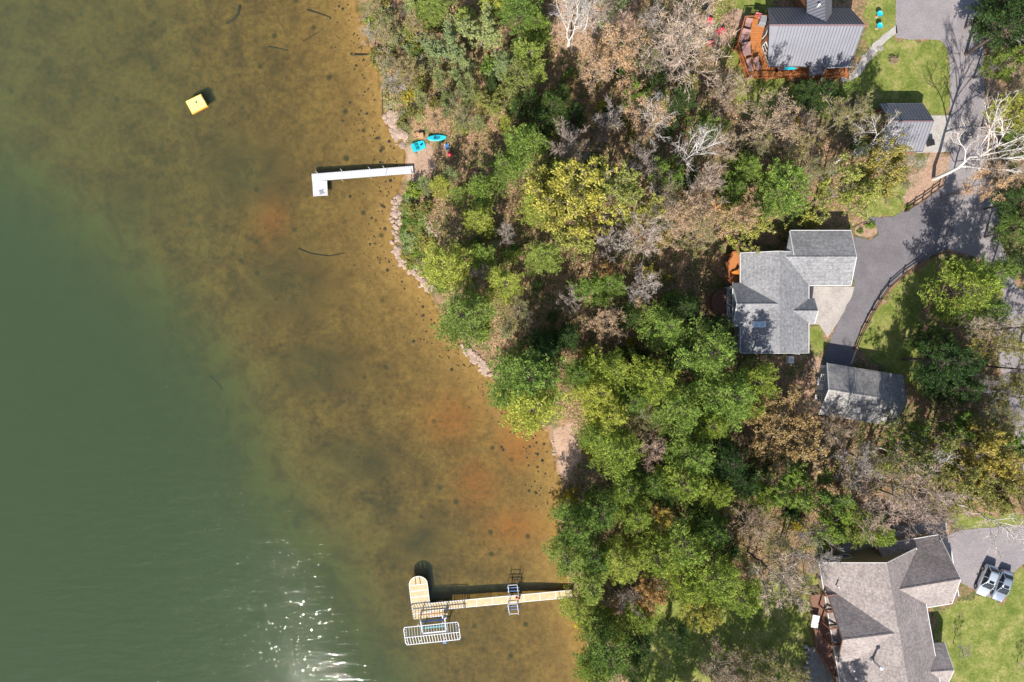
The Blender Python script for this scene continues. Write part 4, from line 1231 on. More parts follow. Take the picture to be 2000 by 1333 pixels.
lift = [bil(.27, -.05), bil(.72, -.05), bil(.72, .85), bil(.27, .85)]
for p in lift:
    m = MB(); m.bar((p.x, p.y, gz(p.x, p.y) - .2), (p.x, p.y, zc + .02), .12); m.build("upright", M['alu'], bl)
for a, b in ((0, 1), (2, 3)):
    m = MB(); m.bar((*lift[a], .55), (*lift[b], .55), .16); m.build("cross_beam", M['alu'], bl)
for a, b in ((0, 3), (1, 2)):
    m = MB(); m.bar((*lift[a], .75), (*lift[b], .75), .12); m.build("side_beam", M['alu'], bl)
for v in (.12, .5):
    p, q = bil(.28, v), bil(.71, v); m = MB(); m.bar((p.x, p.y, .86), (q.x, q.y, .86), .22, .12); m.build("bunk", M['blue'] if v < .3 else M['teal'], bl)
p = bil(.73, -.1); m = MB(); m.lathe(p.x, p.y, [(.3, 1.2), (.36, 1.25), (.36, 1.4), (.3, 1.45)], 12); m.build("winch_wheel", M['alu'], bl)
m = MB(); m.box(p.x + .1, p.y + .1, 1.7, .4, .35, .5); m.build("motor_box", M['alu_grey'], bl)
p = bil(.7, 1.12); m = MB(); m.box(p.x, p.y, zc - .2, .5, .38, .06); sp_ = m.build("solar_panel", M['blue'], bl)
m = MB(); m.bar((p.x, p.y, zc - .25), (*bil(.7, .85), 2.2), .06); m.build("panel_arm", M['alu'], bl)
p, q = bil(.28, -.32), bil(.73, -.32)
m = MB(); m.bar((p.x, p.y, zt + .5), (q.x, q.y, zt + .5), .1); m.bar((p.x, p.y, zt + .05), (p.x, p.y, zt + .5), .08); m.bar((q.x, q.y, zt + .05), (q.x, q.y, zt + .5), .08); m.build("guide_rail", M['rust'], bl)
settle(bl)

# small watercraft lift straddling the walkway
pl = empty("watercraft_lift", P(1003, 1170, 0), label="small white and blue watercraft lift straddling the tan dock's walkway", cat="lift")
for (ya, yb) in ((1143, 1163), (1180, 1198)):
    cs = [Vector(PXY(a, b, 1.0)) for a, b in ((992, ya), (1010, ya - 1), (1013, yb), (995, yb + 1))]
    for p in cs:
        m = MB(); m.tube([(p.x, p.y, gz(p.x, p.y) - .2), (p.x, p.y, 1.5)], .05, 6); m.build("upright", M['alu'], pl)
    for i in range(4):
        a, b = cs[i], cs[(i + 1) % 4]
        m = MB(); m.tube([(a.x, a.y, 1.1), (b.x, b.y, 1.1)], .05, 6); m.build("frame_tube", M['alu'], pl)
    for f in (.3, .6):
        a, b = cs[0].lerp(cs[3], f), cs[1].lerp(cs[2], f)
        e = (b - a) * .18
        m = MB(); m.bar((*(a - e), .9), (*(b + e), .9), .1); m.build("bunk", M['blue'], pl)
for a, b in ((994, 1165), (1012, 1164), (996, 1180), (1013, 1178)):
    p = PXY(a, b, 2.0); m = MB(); m.tube([(*p, .9), (*p, 2.1)], .045, 6); m.build("hoop_post", M['alu'], pl)
settle(pl)
for a, b, c, lb in ((1009, 1166, 'red', "red bait bucket on the tan dock by the watercraft lift"), (1014, 1167, 'tan_wood', "tan pot on the tan dock beside the red bucket")):
    t = empty("bucket", P(a, b, zt + .03), 0, lb, "bucket")
    m = MB(); m.lathe(0, 0, [(.14, 0), (.19, .34), (.165, .34), (.13, .05)], 12); m.build("shell", M[c], t)
    m = MB(); m.tube([(-.19, 0, .33), (-.12, 0, .5), (.12, 0, .5), (.19, 0, .33)], .012, 5); m.build("handle", M['alu_grey'], t)

# swim raft
sr = empty("swim_raft", P(383.5, 203, 0), label="square yellow swim raft with a small ladder, anchored offshore", cat="raft")
rp = [PXY(a, b, .5) for a, b in ((362, 198.4), (392, 184), (405, 207.4), (375, 222.7))]
m = MB(); m.prism(rp, .34, .5); m.build("deck", M['yellow'], sr)
cx, cy = [sum(p[i] for p in rp) / 4 for i in (0, 1)]
m = MB(); m.prism([(cx + (x - cx) * 1.03, cy + (y - cy) * 1.03) for x, y in rp], .12, .33); m.build("float", M['orange'], sr)
m = MB(); m.prism([(cx + (x - cx) * .93, cy + (y - cy) * .93) for x, y in rp], .5, .525); m.build("mat", surf("pale_yellow_mat", (.66, .57, .18), (.74, .66, .27), 1.5, .7, fine=6), sr)
lp = Vector(PXY(397.5, 195.5, .6))
for s in (-.16, .16):
    m = MB(); m.tube([(lp.x + s, lp.y - s, -.4), (lp.x + s, lp.y - s, .95), (lp.x + s - .35, lp.y - s - .2, 1.0), (lp.x + s - .4, lp.y - s - .25, .52)], .03, 6); m.build("ladder_rail", M['alu'], sr)
for z in (-.1, .2):
    m = MB(); m.bar((lp.x - .16, lp.y + .16, z), (lp.x + .16, lp.y - .16, z), .06, .04); m.build("ladder_rung", M['alu'], sr)
m = MB(); m.lathe(*PXY(383, 201, .53), [(.16, .526), (.12, .6), (.03, .8)], 10); m.build("anchor_cleat", M['grey_cover'], sr)
settle(sr)

# kayaks and beach things
def hull(L, w, h, mat, t, name="hull", open_=True):
    secs = []; n = 12
    for i in range(n + 1):
        u = -1 + 2 * i / n; f = max(.03, (1 - abs(u) ** 2.4)) ** .75
        x = u * L / 2; wv = w / 2 * f; lift_ = .12 * abs(u) ** 3
        secs.append([(x, -wv, h + lift_), (x, -wv * .8, h * .4 + lift_), (x, -wv * .3, lift_), (x, wv * .3, lift_), (x, wv * .8, h * .4 + lift_), (x, wv, h + lift_), (x, wv * .55, h * .97 + lift_), (x, -wv * .55, h * .97 + lift_)])
    return loft(secs).build(name, mat, t, True)
zb = .75
p = P(853.5, 271.5, .8); t = empty("kayak", (p.x, p.y, gz(p.x, p.y)), math.radians(4), "pointed turquoise kayak lying on the grass by the beach", "kayak", "turquoise boats on the beach")
hull(2.9, 1.0, .4, M['cyan'], t)
m = MB(); m.prism([(.55 * math.cos(a), .24 * math.sin(a)) for a in [2 * math.pi * k / 14 for k in range(14)]], .40, .425); m.build("cockpit", M['cyan_dark'], t)
m = MB(); m.box(-.25, 0, .5, .08, .42, .22, 0, .03); m.build("seat_back", M['black'], t)
p = P(817, 285.5, .7); t = empty("pedal_boat", (p.x, p.y, gz(p.x, p.y)), math.radians(20), "stubby turquoise pedal boat pulled up beside the wooden chair", "boat", "turquoise boats on the beach")
m = loft([[(x, -w, .42), (x, -w * .9, .05), (x, w * .9, .05), (x, w, .42)] for x, w in ((-1.0, .5), (-.9, .62), (0, .66), (.8, .6), (1.02, .45))]); m.build("hull", M['cyan'], t)
for s in (-1, 1):
    m = MB(); m.box(-.25, s * .28, .50, .5, .42, .14, 0, .05); m.build("seat", M['cyan_dark'], t)
m = MB(); m.bar((.3, 0, .46), (.65, 0, .62), .16, .1); m.build("pedal_box", M['black'], t)
p = P(812, 266, .8); t = empty("adirondack_chair", (p.x, p.y, gz(p.x, p.y)), math.radians(200), "tan wooden slatted chair between the rocks and the pedal boat", "chair")
for k in range(5):
    m = MB(); m.box(.1 * k - .2, 0, .36 + .03 * k, .085, .6, .03); m.build("seat_slat", M['tan_wood'], t)
for k in range(5):
    m = MB(); y = -.24 + .12 * k; m.bar((-.25, y, .36), (-.6, y, 1.0 - abs(k - 2) * .05), .1, .03, (1, 0, .5)); m.build("back_slat", M['tan_wood'], t)
for s in (-1, 1):
    m = MB(); m.bar((.3, s * .34, .6), (-.4, s * .34, .58), .13, .03); m.build("armrest", M['tan_wood'], t)
    m = MB(); m.bar((.25, s * .32, 0), (.25, s * .32, .58), .08); m.build("leg", M['tan_wood'], t)
    m = MB(); m.bar((-.55, s * .3, .02), (.28, s * .3, .45), .05, .1); m.build("leg", M['tan_wood'], t)
p = P(822, 266, .8); t = empty("wooden_crate", (p.x, p.y, gz(p.x, p.y)), math.radians(8), "tan wooden box standing behind the pedal boat", "box")
m = MB(); m.box(0, 0, .35, .75, .6, .7, 0, .03); m.build("box", M['tan_wood'], t)
m = MB(); m.box(0, 0, .72, .84, .7, .05); m.build("lid", M['tan_wood'], t)
p = P(873.5, 287, .9); t = empty("beach_chair", (p.x, p.y, gz(p.x, p.y)), math.radians(105), "dark blue folding beach chair between the kayak and the red grill", "chair")
m = MB(); m.box(0, 0, .3, .55, .55, .04); m.build("seat", M['blue'], t)
m = MB(); m.bar((-.27, 0, .3), (-.75, 0, .75), .55, .04); m.build("backrest", M['blue'], t)
for s in (-1, 1):
    m = MB(); m.bar((-.3, s * .29, 0), (.3, s * .29, .4), .035); m.bar((.25, s * .29, 0), (-.3, s * .29, .4), .035); m.build("leg", M['alu_grey'], t)
p = P(879.5, 305, .9); t = empty("kettle_grill", (p.x, p.y, gz(p.x, p.y)), 0, "round red kettle grill on thin legs near the beach", "grill")
m = MB(); m.lathe(0, 0, [(.05, .5), (.3, .6), (.38, .8), (.38, .84), (.32, 1.0), (.12, 1.1), (.03, 1.12)], 16); m.build("kettle", M['red'], t, True)
for k in range(3):
    a = 2.1 * k; m = MB(); m.tube([(.42 * math.cos(a), .42 * math.sin(a), 0), (.2 * math.cos(a), .2 * math.sin(a), .62)], .02, 5); m.build("leg", M['alu_grey'], t)
m = MB(); m.bar((-.06, 0, 1.15), (.06, 0, 1.15), .03); m.build("handle", M['black'], t)

# shore timber, posts, sunken logs
def log_(name, pts_px, r, mat, label, z=None, cat="log"):
    t = MB(); ps_ = []
    for a, b in pts_px:
        x, y = PXY(a, b, 0); ps_.append((x, y, (gz(x, y) if z is None else z) + r * .7))
    rad = [r * (1 - .5 * i / max(1, len(ps_) - 1)) for i in range(len(ps_))]
    return tag(t.tube(ps_, rad, 7).build(name, mat), label, cat)
log_("shore_timber", [(746.5, 178), (747, 205), (748, 232)], .09, M['log'], "long thin timber lying in the shallows along the brushy bank", cat="timber")
log_("shore_timber", [(690, 110), (714, 109), (738, 108)], .10, M['log'], "dark timber sticking out from the brushy bank into the water", .1, "timber")
log_("sunken_log", [(464, 8), (461, 22), (452, 34), (438, 42)], .22, M['log'], "dark curved sunken log off the upper bank")
log_("sunken_log", [(598, 17), (620, 24), (645, 33)], .12, M['log'], "thin straight sunken log closest to the brushy bank")
log_("sunken_log", [(520, 88), (540, 91), (560, 96)], .10, M['log'], "short sunken log between the raft and the bank")
log_("sunken_log", [(590, 78), (605, 70), (622, 60)], .07, M['log'], "slim pale sunken branch near the thin straight log")
log_("sunken_log", [(580, 485), (605, 495), (640, 500), (672, 494)], .09, M['log'], "long wavy sunken branch below the white dock")
log_("sunken_log", [(391, 738), (405, 748), (418, 765)], .16, M['log'], "short curved sunken log over the green drop-off")
log_("sunken_log", [(1010, 650), (1000, 640), (990, 630)], .06, M['log'], "small branch by the bank")if False else None

# fences
def fence(pts_px, label):
    t = empty("split_rail_fence", P(*pts_px[0], G), label=label, cat="fence")
    W = [Vector((*PXY(a, b, G), G)) for a, b in pts_px]
    for i, p in enumerate(W):
        m = MB(); m.bar(p - Vector((0, 0, .2)), p + Vector((0, 0, 1.25)), .17, .14); m.build("post", M['fence_wood'], t)
        if i:
            for z in (.5, .98):
                m = MB(); a, b = W[i - 1] + Vector((0, 0, z + random.uniform(-.04, .04))), p + Vector((0, 0, z + random.uniform(-.04, .04)))
                m.bar(a, b, .10, .12); m.build("rail", M['fence_wood'], t)
    settle(t); return t
fence([(1767, 414), (1784, 402), (1801, 391), (1818, 378), (1833, 366)], "short dark split-rail fence on the bank above the driveway")
fence([(1668, 682), (1678, 655), (1690, 630), (1703, 606), (1716, 585), (1734, 560), (1763, 535), (1796, 512), (1820, 501), (1846, 490)], "long curving split-rail fence between the driveway and the lawn")
t = empty("log_edging", P(1640, 690), label="pale timber edging on the lawn behind the shed", cat="edging")
m = MB(); m.bar(P(1662, 712, G + .1), P(1674, 678, G + .1), .16, .2); m.build("timber", M['driftwood'], t); settle(t)

# firewood rack, birdbaths, chairs by the fire ring
t = empty("firewood_rack", P(1818, 588, G), math.radians(-12), "tall timber firewood rack on the lawn edge behind the fence", "firewood rack")
for sx in (-.95, .95):
    for sy in (-.3, .3): m = MB(); m.bar((sx, sy, -.1), (sx, sy, 1.95 if sy < 0 else 2.15), .1); m.build("post", M['fence_wood'], t)
m = MB(); m.hexa([(-1.15, -.5, 1.95), (1.15, -.5, 1.95), (1.15, .5, 2.18), (-1.15, .5, 2.18)], [(-1.15, -.5, 2.02), (1.15, -.5, 2.02), (1.15, .5, 2.25), (-1.15, .5, 2.25)]); m.build("roof", M['black'], t)
for k in range(9):
    for j in range(6):
        m = MB(); m.tube([(-.8 + .2 * k, -.28, .12 + .19 * j), (-.8 + .2 * k, .28, .12 + .19 * j)], .09, 6); m.build("split_log", M['tan_wood'], t)
for a, b, lb in ((1712, 33, "turquoise birdbath on a tan pedestal, farther from the path"), (1712, 56, "turquoise birdbath on a low pedestal, closer to the path")):
    t = empty("birdbath", P(a, b, G), 0, lb, "birdbath", "birdbaths on the lawn")
    m = MB(); m.lathe(0, 0, [(.22, 0), (.12, .1), (.09, .7), (.14, .78)], 10); m.build("pedestal", M['stone'], t)
    m = MB(); m.lathe(0, 0, [(.1, .76), (.36, .86), (.42, .95), (.38, .95), (.3, .89), (.04, .86)], 18); m.build("bowl", M['cyan'], t)
def camp_chair(px, py, rz, label):
    t = empty("lawn_chair", P(px, py, G), rz, label, "chair", "red chairs round the fire ring")
    m = MB(); m.box(0, 0, .38, .62, .6, .06, 0, .02); m.build("seat", M['red'], t)
    m = MB(); m.bar((-.3, 0, .38), (-.52, 0, 1.0), .6, .05); m.build("backrest", M['red'], t)
    for s in (-1, 1):
        m = MB(); m.bar((.3, s * .35, .58), (-.4, s * .35, .58), .1, .04); m.build("armrest", M['red'], t)
        for x in (-.28, .28): m = MB(); m.bar((x, s * .33, 0), (x, s * .33, .56), .05); m.build("leg", M['red'], t)
camp_chair(1383, 48, math.radians(250), "red lawn chair farthest from the orange deck among the three")
camp_chair(1404, 65, math.radians(200), "red lawn chair closest to the orange deck")
camp_chair(1387, 86, math.radians(100), "red lawn chair on the lower side of the fire ring")
fr_ = empty("fire_ring", P(1379, 68, G), 0, "ring of pale stones between the red lawn chairs", "fire ring")
for k in range(12):
    a = 2 * math.pi * k / 12; m = MB(); m.lathe(0, 0, [(.16, -.03), (.2, .1), (.12, .22), (.03, .25)], 6); o = m.build("stone", M['greystone'], fr_)
    o.location = (.7 * math.cos(a), .7 * math.sin(a), 0); s = random.uniform(.7, 1.2); o.scale = (s, s, s)
t = empty("wire_hoop", P(1375, 14, G), 0, "dark round planter hoop on the grass above the red chairs", "planter")
m = MB(); m.lathe(0, 0, [(.5, 0), (.6, .35), (.5, .35), (.42, .12), (.05, .1)], 16); m.build("tub", M['black'], t)

# rip-rap
def riprap(path, n, label, spread=9, mat='stone', r0=.22, r1=.6):
    p0 = P(*path[0], 0); t = empty("stone_riprap", (p0.x, p0.y, 0), label=label, cat="rocks")
    base = []
    for v in range(4):
        m = MB(); k = 7
        for zi, (rr, z) in enumerate(((.8, -.25), (1.0, .05), (.78, .34), (.3, .48))):
            for j in range(k):
                a = 2 * math.pi * j / k; q = rr * random.uniform(.55, 1.25); m.v.append((q * math.cos(a), q * math.sin(a), z + random.uniform(-.06, .06)))
        for zi in range(3):
            for j in range(k):
                a = zi * k + j; b = zi * k + (j + 1) % k; m.f.append((a, b, b + k, a + k))
        m.f.append(tuple(3 * k + j for j in range(k)))
        me = bpy.data.meshes.new("stone"); me.from_pydata(m.v, [], m.f); me.materials.append(M[mat]); base.append(me)
    seg = [Vector(p) for p in path]
    for i in range(n):
        f = random.random() * (len(seg) - 1); a = seg[int(f)].lerp(seg[int(f) + 1], f - int(f))
        x, y = PXY(a.x + random.gauss(0, spread * .6), a.y + random.gauss(0, spread * .6), .4)
        z = gz(x, y)
        o = link("stone", base[i % 4], t); s = random.uniform(r0, r1)
        o.location = (x - p0.x, y - p0.y, max(z, -.15) + s * .1); o.scale = (s, s * random.uniform(.6, 1), s * random.uniform(.5, .8)); o.rotation_euler = (random.uniform(-.2, .2), random.uniform(-.2, .2), random.uniform(0, 6.3))
riprap([(757, 222), (768, 238), (775, 255), (786, 270)], 75, "pile of pinkish sandstone rocks at the point above the beach", 12, r0=.18, r1=.68)
riprap([(776, 385), (770, 430), (772, 480), (785, 515), (812, 535), (840, 570)], 130, "line of sandstone rocks edging the grassy bank below the white dock", 7, r0=.16, r1=.55)
riprap([(795, 385), (812, 420), (835, 450), (850, 470)], 90, "band of reddish rubble up the bank below the white dock", 12, r0=.14, r1=.4)
riprap([(908, 680), (925, 697), (945, 718), (952, 730)], 60, "cluster of grey-pink rocks at the waterline under the leaning pine", 7)
riprap([(1076, 850), (1083, 880), (1083, 912)], 14, "few small rocks along the lower beach", 4, r0=.12, r1=.3)
# stones on the bed of the shallows
m = MB(); rs = random.Random(5)
for i in range(520):
    f = rs.random(); j = rs.randrange(4, 28); a = Vector(SHORE[j]).lerp(Vector(SHORE[j + 1]), f)
    d_ = abs(rs.gauss(0, 38)) + 6
    x, y = PXY(a.x - d_, a.y + rs.uniform(-8, 8), 0); z = gz(x, y)
    if z > -.1: continue
    r_ = rs.uniform(.05, .15) if rs.random() < .88 else rs.uniform(.15, .28)
    k = 6; off_ = rs.random()
    m.lathe(x, y, [(r_ * .9, z - .05), (r_, z + r_ * .25), (r_ * .5, z + r_ * .5)], 6)
tag(m.build("lake_bed_stones", M['bedstone']), "small dark stones scattered over the shallow lake bed", "stones", kind="stuff")
#TREES
# ------------------------------------------------------------------ trees
def quads(c, d, n, L, W):
    """leaf quads: centres c (N,3), long axis d, normal n, length L, width W -> verts, face index"""
    d = d / (np.linalg.norm(d, axis=1, keepdims=True) + 1e-9)
    s = np.cross(d, n); s /= (np.linalg.norm(s, axis=1, keepdims=True) + 1e-9)
    L = np.asarray(L).reshape(-1, 1); W = np.asarray(W).reshape(-1, 1)
    v = np.stack([c - d * L * .5 - s * W * .25, c + s * W * .5, c + d * L * .5 + s * W * .1, c - s * W * .5], 1)
    return v.reshape(-1, 3)

def ribbons(p0, p1, w, r):
    """thin twigs as narrow quads tapering to the tip"""
    d = p1 - p0
    n = r.normal(size=p0.shape); s = np.cross(d, n); s /= (np.linalg.norm(s, axis=1, keepdims=True) + 1e-9)
    w = np.asarray(w).reshape(-1, 1)
    return np.stack([p0 - s * w * .5, p0 + s * w * .5, p1 + s * w * .2, p1 - s * w * .2], 1).reshape(-1, 3)

def two_slot_mesh(name, va, vb):
    """va quads material 0, vb quads material 1"""
    v = np.vstack([x for x in (va, vb) if x is not None and len(x)])
    na = 0 if va is None else len(va) // 4
    nf = len(v) // 4
    idx = np.zeros(nf, int); idx[na:] = 1
    me = fast_mesh(name, v, np.arange(len(v)), 4, idx)
    me.materials.append(None); me.materials.append(None)
    return me

def rot_to(d, ang_az, elev):
    return np.array([math.cos(ang_az) * math.cos(elev), math.sin(ang_az) * math.cos(elev), math.sin(elev)])

def skeleton(r, h=14.0, spread=4.5, n1=11, n2=6, n3=5, n4=4, base=.35, up=.55, fork=False, crook=.12):
    """deciduous branching; returns limb polylines [(pts, radii)] and twig arrays p0,p1,w plus tips"""
    limbs = []
    npt = 8
    tr = np.zeros((npt, 3)); tr[:, 2] = np.linspace(0, h * .82, npt)
    tr[1:, :2] += np.cumsum(r.normal(0, crook * h / 14, (npt - 1, 2)), 0)
    R0 = .0125 * h + .03
    limbs.append((tr, np.linspace(R0, R0 * .22, npt)))
    tp0, tp1, tw, tips = [], [], [], []
    az = r.uniform(0, 6.28)
    for i in range(n1):
        f = base + (1 - base) * (i + r.uniform(0, .8)) / n1
        f = min(f, .98)
        k = f * (npt - 1); j = min(int(k), npt - 2)
        p = tr[j] + (tr[j + 1] - tr[j]) * (k - j)
        az += 2.4 + r.normal(0, .35)
        el = up + .5 * (f - base) / (1 - base) + r.normal(0, .12)
        L = spread * (1.12 - .55 * ((f - base) / (1 - base)) ** 1.4) * r.uniform(.75, 1.12) / max(.55, math.cos(el) ** .5)
        d = rot_to(None, az, el)
        m = 6; pl = [p]
        for q in range(m - 1):
            d = d + r.normal(0, .14, 3) + np.array([0, 0, .05]); d /= np.linalg.norm(d)
            pl.append(pl[-1] + d * L / (m - 1))
        pl = np.array(pl); rr = np.linspace(R0 * .42 * (1.15 - f * .6), .022, m)
        limbs.append((pl, rr))
        for a in range(n2):
            g = .25 + .75 * (a + r.uniform(.2, .9)) / n2; g = min(g, .99); k = g * (m - 1); j = min(int(k), m - 2)
            p2 = pl[j] + (pl[j + 1] - pl[j]) * (k - j)
            dl = pl[j + 1] - pl[j]; dl /= np.linalg.norm(dl)
            d2 = dl + r.normal(0, .62, 3) + np.array([0, 0, .1]); d2 /= np.linalg.norm(d2)
            L2 = L * .42 * r.uniform(.6, 1.15) * (1.1 - .45 * g)
            e2 = p2 + d2 * L2 * .5; d2b = d2 + r.normal(0, .22, 3) + np.array([0, 0, .12]); d2b /= np.linalg.norm(d2b); e3 = e2 + d2b * L2 * .5
            limbs.append((np.array([p2, e2, e3]), np.array([.042, .03, .014])))
            for b in range(n3):
                g3 = .2 + .8 * (b + r.uniform(.1, .9)) / n3
                p3 = p2 + (e2 - p2) * g3 * 2 if g3 < .5 else e2 + (e3 - e2) * (g3 * 2 - 1)
                d3 = d2 + r.normal(0, .6, 3) + np.array([0, 0, .12]); d3 /= np.linalg.norm(d3)
                L3 = L2 * .5 * r.uniform(.6, 1.2) + .12
                q3 = p3 + d3 * L3
                tp0.append(p3); tp1.append(q3); tw.append(.034)
                for c in range(n4):
                    g4 = r.uniform(.25, 1); p4 = p3 + d3 * L3 * g4
                    d4 = d3 + r.normal(0, .6, 3); d4 /= np.linalg.norm(d4)
                    q4 = p4 + d4 * (L3 * .5 * r.uniform(.5, 1.2) + .08)
                    tp0.append(p4); tp1.append(q4); tw.append(.024); tips.append((q4, d4))
    return limbs, np.array(tp0), np.array(tp1), np.array(tw), tips

def limb_mesh(name, limbs, nside=5):
    m = MB()
    for i, (p, rr) in enumerate(limbs):
        m.tube([tuple(x) for x in p], list(rr), 8 if i == 0 else (nside if len(p) > 3 else 3), cap=False)
    me = bpy.data.meshes.new(name); me.from_pydata(m.v, [], m.f); me.materials.append(None)
    for p in me.polygons: p.use_smooth = True
    return me

def decid(seed, leaves=0, leaf=(.12, .2), twig_scale=1.0, **kw):
    r = np.random.default_rng(seed)
    limbs, p0, p1, w, tips = skeleton(r, **kw)
    tv = ribbons(p0, p1, w * twig_scale, r)
    lv = None
    if leaves:
        T = np.array([t[0] for t in tips]); D = np.array([t[1] for t in tips])
        k = r.integers(0, len(T), leaves)
        c = T[k] + r.normal(0, .11, (leaves, 3)) - D[k] * r.uniform(0, .3, (leaves, 1))
        nrm = r.normal(0, .6, (leaves, 3)) + np.array([0, 0, 1.0])
        lv = quads(c, r.normal(size=(leaves, 3)), nrm, r.uniform(*leaf, leaves), r.uniform(*leaf, leaves) * .75)
    return limb_mesh("trunk", limbs), two_slot_mesh("crown", tv, lv)

def pine(seed, h=16.0, rad=4.2, whorls=13, nbr=6, base=.28, tuft=1.0, dens=1.0, sag=0.0):
    """white-pine: tiers of flat sprays with brush-like tufts"""
    r = np.random.default_rng(seed)
    limbs = []
    npt = 9; tr = np.zeros((npt, 3)); tr[:, 2] = np.linspace(0, h * .97, npt); tr[1:, :2] += np.cumsum(r.normal(0, .05, (npt - 1, 2)), 0)
    limbs.append((tr, np.linspace(.014 * h, .03, npt)))
    C, Dn, Nn, LL, WW = [], [], [], [], []
    tw0, tw1 = [], []
    for i in range(whorls):
        f = (i + r.uniform(.1, .9)) / whorls
        z = h * (base + (.97 - base) * f)
        prof = (1 - f) ** .62 * (.55 + .45 * min(1, f / .22)) if f < .97 else .1
        for b in range(nbr):
            az = r.uniform(0, 6.283)
            L = rad * prof * r.uniform(.55, 1.18) + .35
            el = -.08 + .55 * f + r.normal(0, .12)
            d = rot_to(None, az, el)
            x0 = np.array([0, 0, z]) + np.array([np.interp(z, tr[:, 2], tr[:, 0]), np.interp(z, tr[:, 2], tr[:, 1]), 0])
            x1 = x0 + d * L * .55; x2 = x1 + (d + np.array([0, 0, .18])) * L * .45
            limbs.append((np.array([x0, x1, x2]), np.array([.05 * L / 4 + .02, .035, .012])))
            side = np.cross(d, [0, 0, 1]); side /= np.linalg.norm(side) + 1e-9
            ns = max(3, int(L * 3.4 * dens))
            for s in range(ns):
                g = .25 + .75 * (s + r.uniform(0, 1)) / ns
                pb = x0 + (x1 - x0) * (g / .55) if g < .55 else x1 + (x2 - x1) * ((g - .55) / .45)
                wv = L * .36 * (1.18 - g) ** .5 * r.uniform(.4, 1.1)
                sg = 1 if r.random() < .5 else -1
                e = pb + side * sg * wv + d * wv * .65 + np.array([0, 0, .10 + r.normal(0, .08)])
                tw0.append(pb); tw1.append(e)
                nt_ = max(1, int(wv / .33))
                for t in range(nt_ + 1):
                    q = pb + (e - pb) * ((t + .6) / (nt_ + .6))
                    nb_ = 7
                    for k in range(nb_):
                        dd = (e - pb) / (np.linalg.norm(e - pb) + 1e-6) * .9 + r.normal(0, .55, 3) + np.array([0, 0, .45])
                        C.append(q + r.normal(0, .10, 3)); Dn.append(dd); Nn.append(r.normal(0, .5, 3) + np.array([0, 0, 1.0]))
                        LL.append(r.uniform(.24, .44) * tuft); WW.append(r.uniform(.06, .125) * tuft)
    lv = quads(np.array(C), np.array(Dn), np.array(Nn), LL, WW)
    tv = ribbons(np.array(tw0), np.array(tw1), np.full(len(tw0), .03), r)
    return limb_mesh("trunk", limbs, 4), two_slot_mesh("crown", tv, lv)

def bush(seed, n=900, rad=1.0, h=1.6, leaf=(.12, .24), stems=14):
    r = np.random.default_rng(seed)
    a = r.uniform(0, 6.283, stems); rr = rad * np.sqrt(r.uniform(.05, 1, stems))
    tip = np.stack([rr * np.cos(a), rr * np.sin(a), h * r.uniform(.55, 1.0, stems) * (1 - .35 * (rr / rad) ** 2)], 1)
    p0 = np.stack([tip[:, 0] * .15, tip[:, 1] * .15, np.zeros(stems)], 1)
    sub0, sub1 = [], []
    for i in range(stems):
        for k in range(7):
            g = r.uniform(.35, 1); p = p0[i] + (tip[i] - p0[i]) * g
            q = p + r.normal(0, .22, 3) * rad + np.array([0, 0, .15 * h]); sub0.append(p); sub1.append(q)
    sub0, sub1 = np.array(sub0), np.array(sub1)
    tv = np.vstack([ribbons(p0, tip, np.full(stems, .045), r), ribbons(sub0, sub1, np.full(len(sub0), .026), r)])
    k = r.integers(0, len(sub1), n)
    c = sub0[k] + (sub1[k] - sub0[k]) * r.uniform(.3, 1.1, (n, 1)) + r.normal(0, .09 * rad, (n, 3)); c[:, 2] = np.abs(c[:, 2]) + .03
    lv = quads(c, r.normal(size=(n, 3)), r.normal(0, .6, (n, 3)) + np.array([0, 0, 1.0]), r.uniform(*leaf, n), r.uniform(*leaf, n) * .7)
    return two_slot_mesh("shrub", tv, lv)

PINES = [pine(100 + i, whorls=12 + i % 3, nbr=6 + i % 2, rad=4.2) for i in range(5)]
SLIM = [pine(150 + i, h=9, rad=2.4, whorls=10, nbr=6, base=.12, tuft=.85) for i in range(3)]
SPARSE = [pine(170 + i, whorls=9, nbr=4, rad=4.2, dens=.62, base=.4) for i in range(2)]
LEAFY = [decid(200 + i, leaves=9000, leaf=(.17, .33), n1=13, n2=7, n3=5, n4=3) for i in range(4)]
LIGHT = [decid(220 + i, leaves=3600, leaf=(.12, .24), n1=12, n2=7, n3=6, n4=4) for i in range(4)]
BARE = [decid(240 + i, leaves=0, n1=12, n2=7, n3=6, n4=5, twig_scale=1.25) for i in range(4)]
BIRCH = [decid(260 + i, leaves=500, leaf=(.08, .15), n1=10, n2=6, n3=5, n4=4, base=.42, up=.75, crook=.22) for i in range(3)]
BUSH = [bush(300 + i) for i in range(5)]
TWIGBUSH = [bush(310 + i, n=260, stems=26, leaf=(.08, .16)) for i in range(3)]

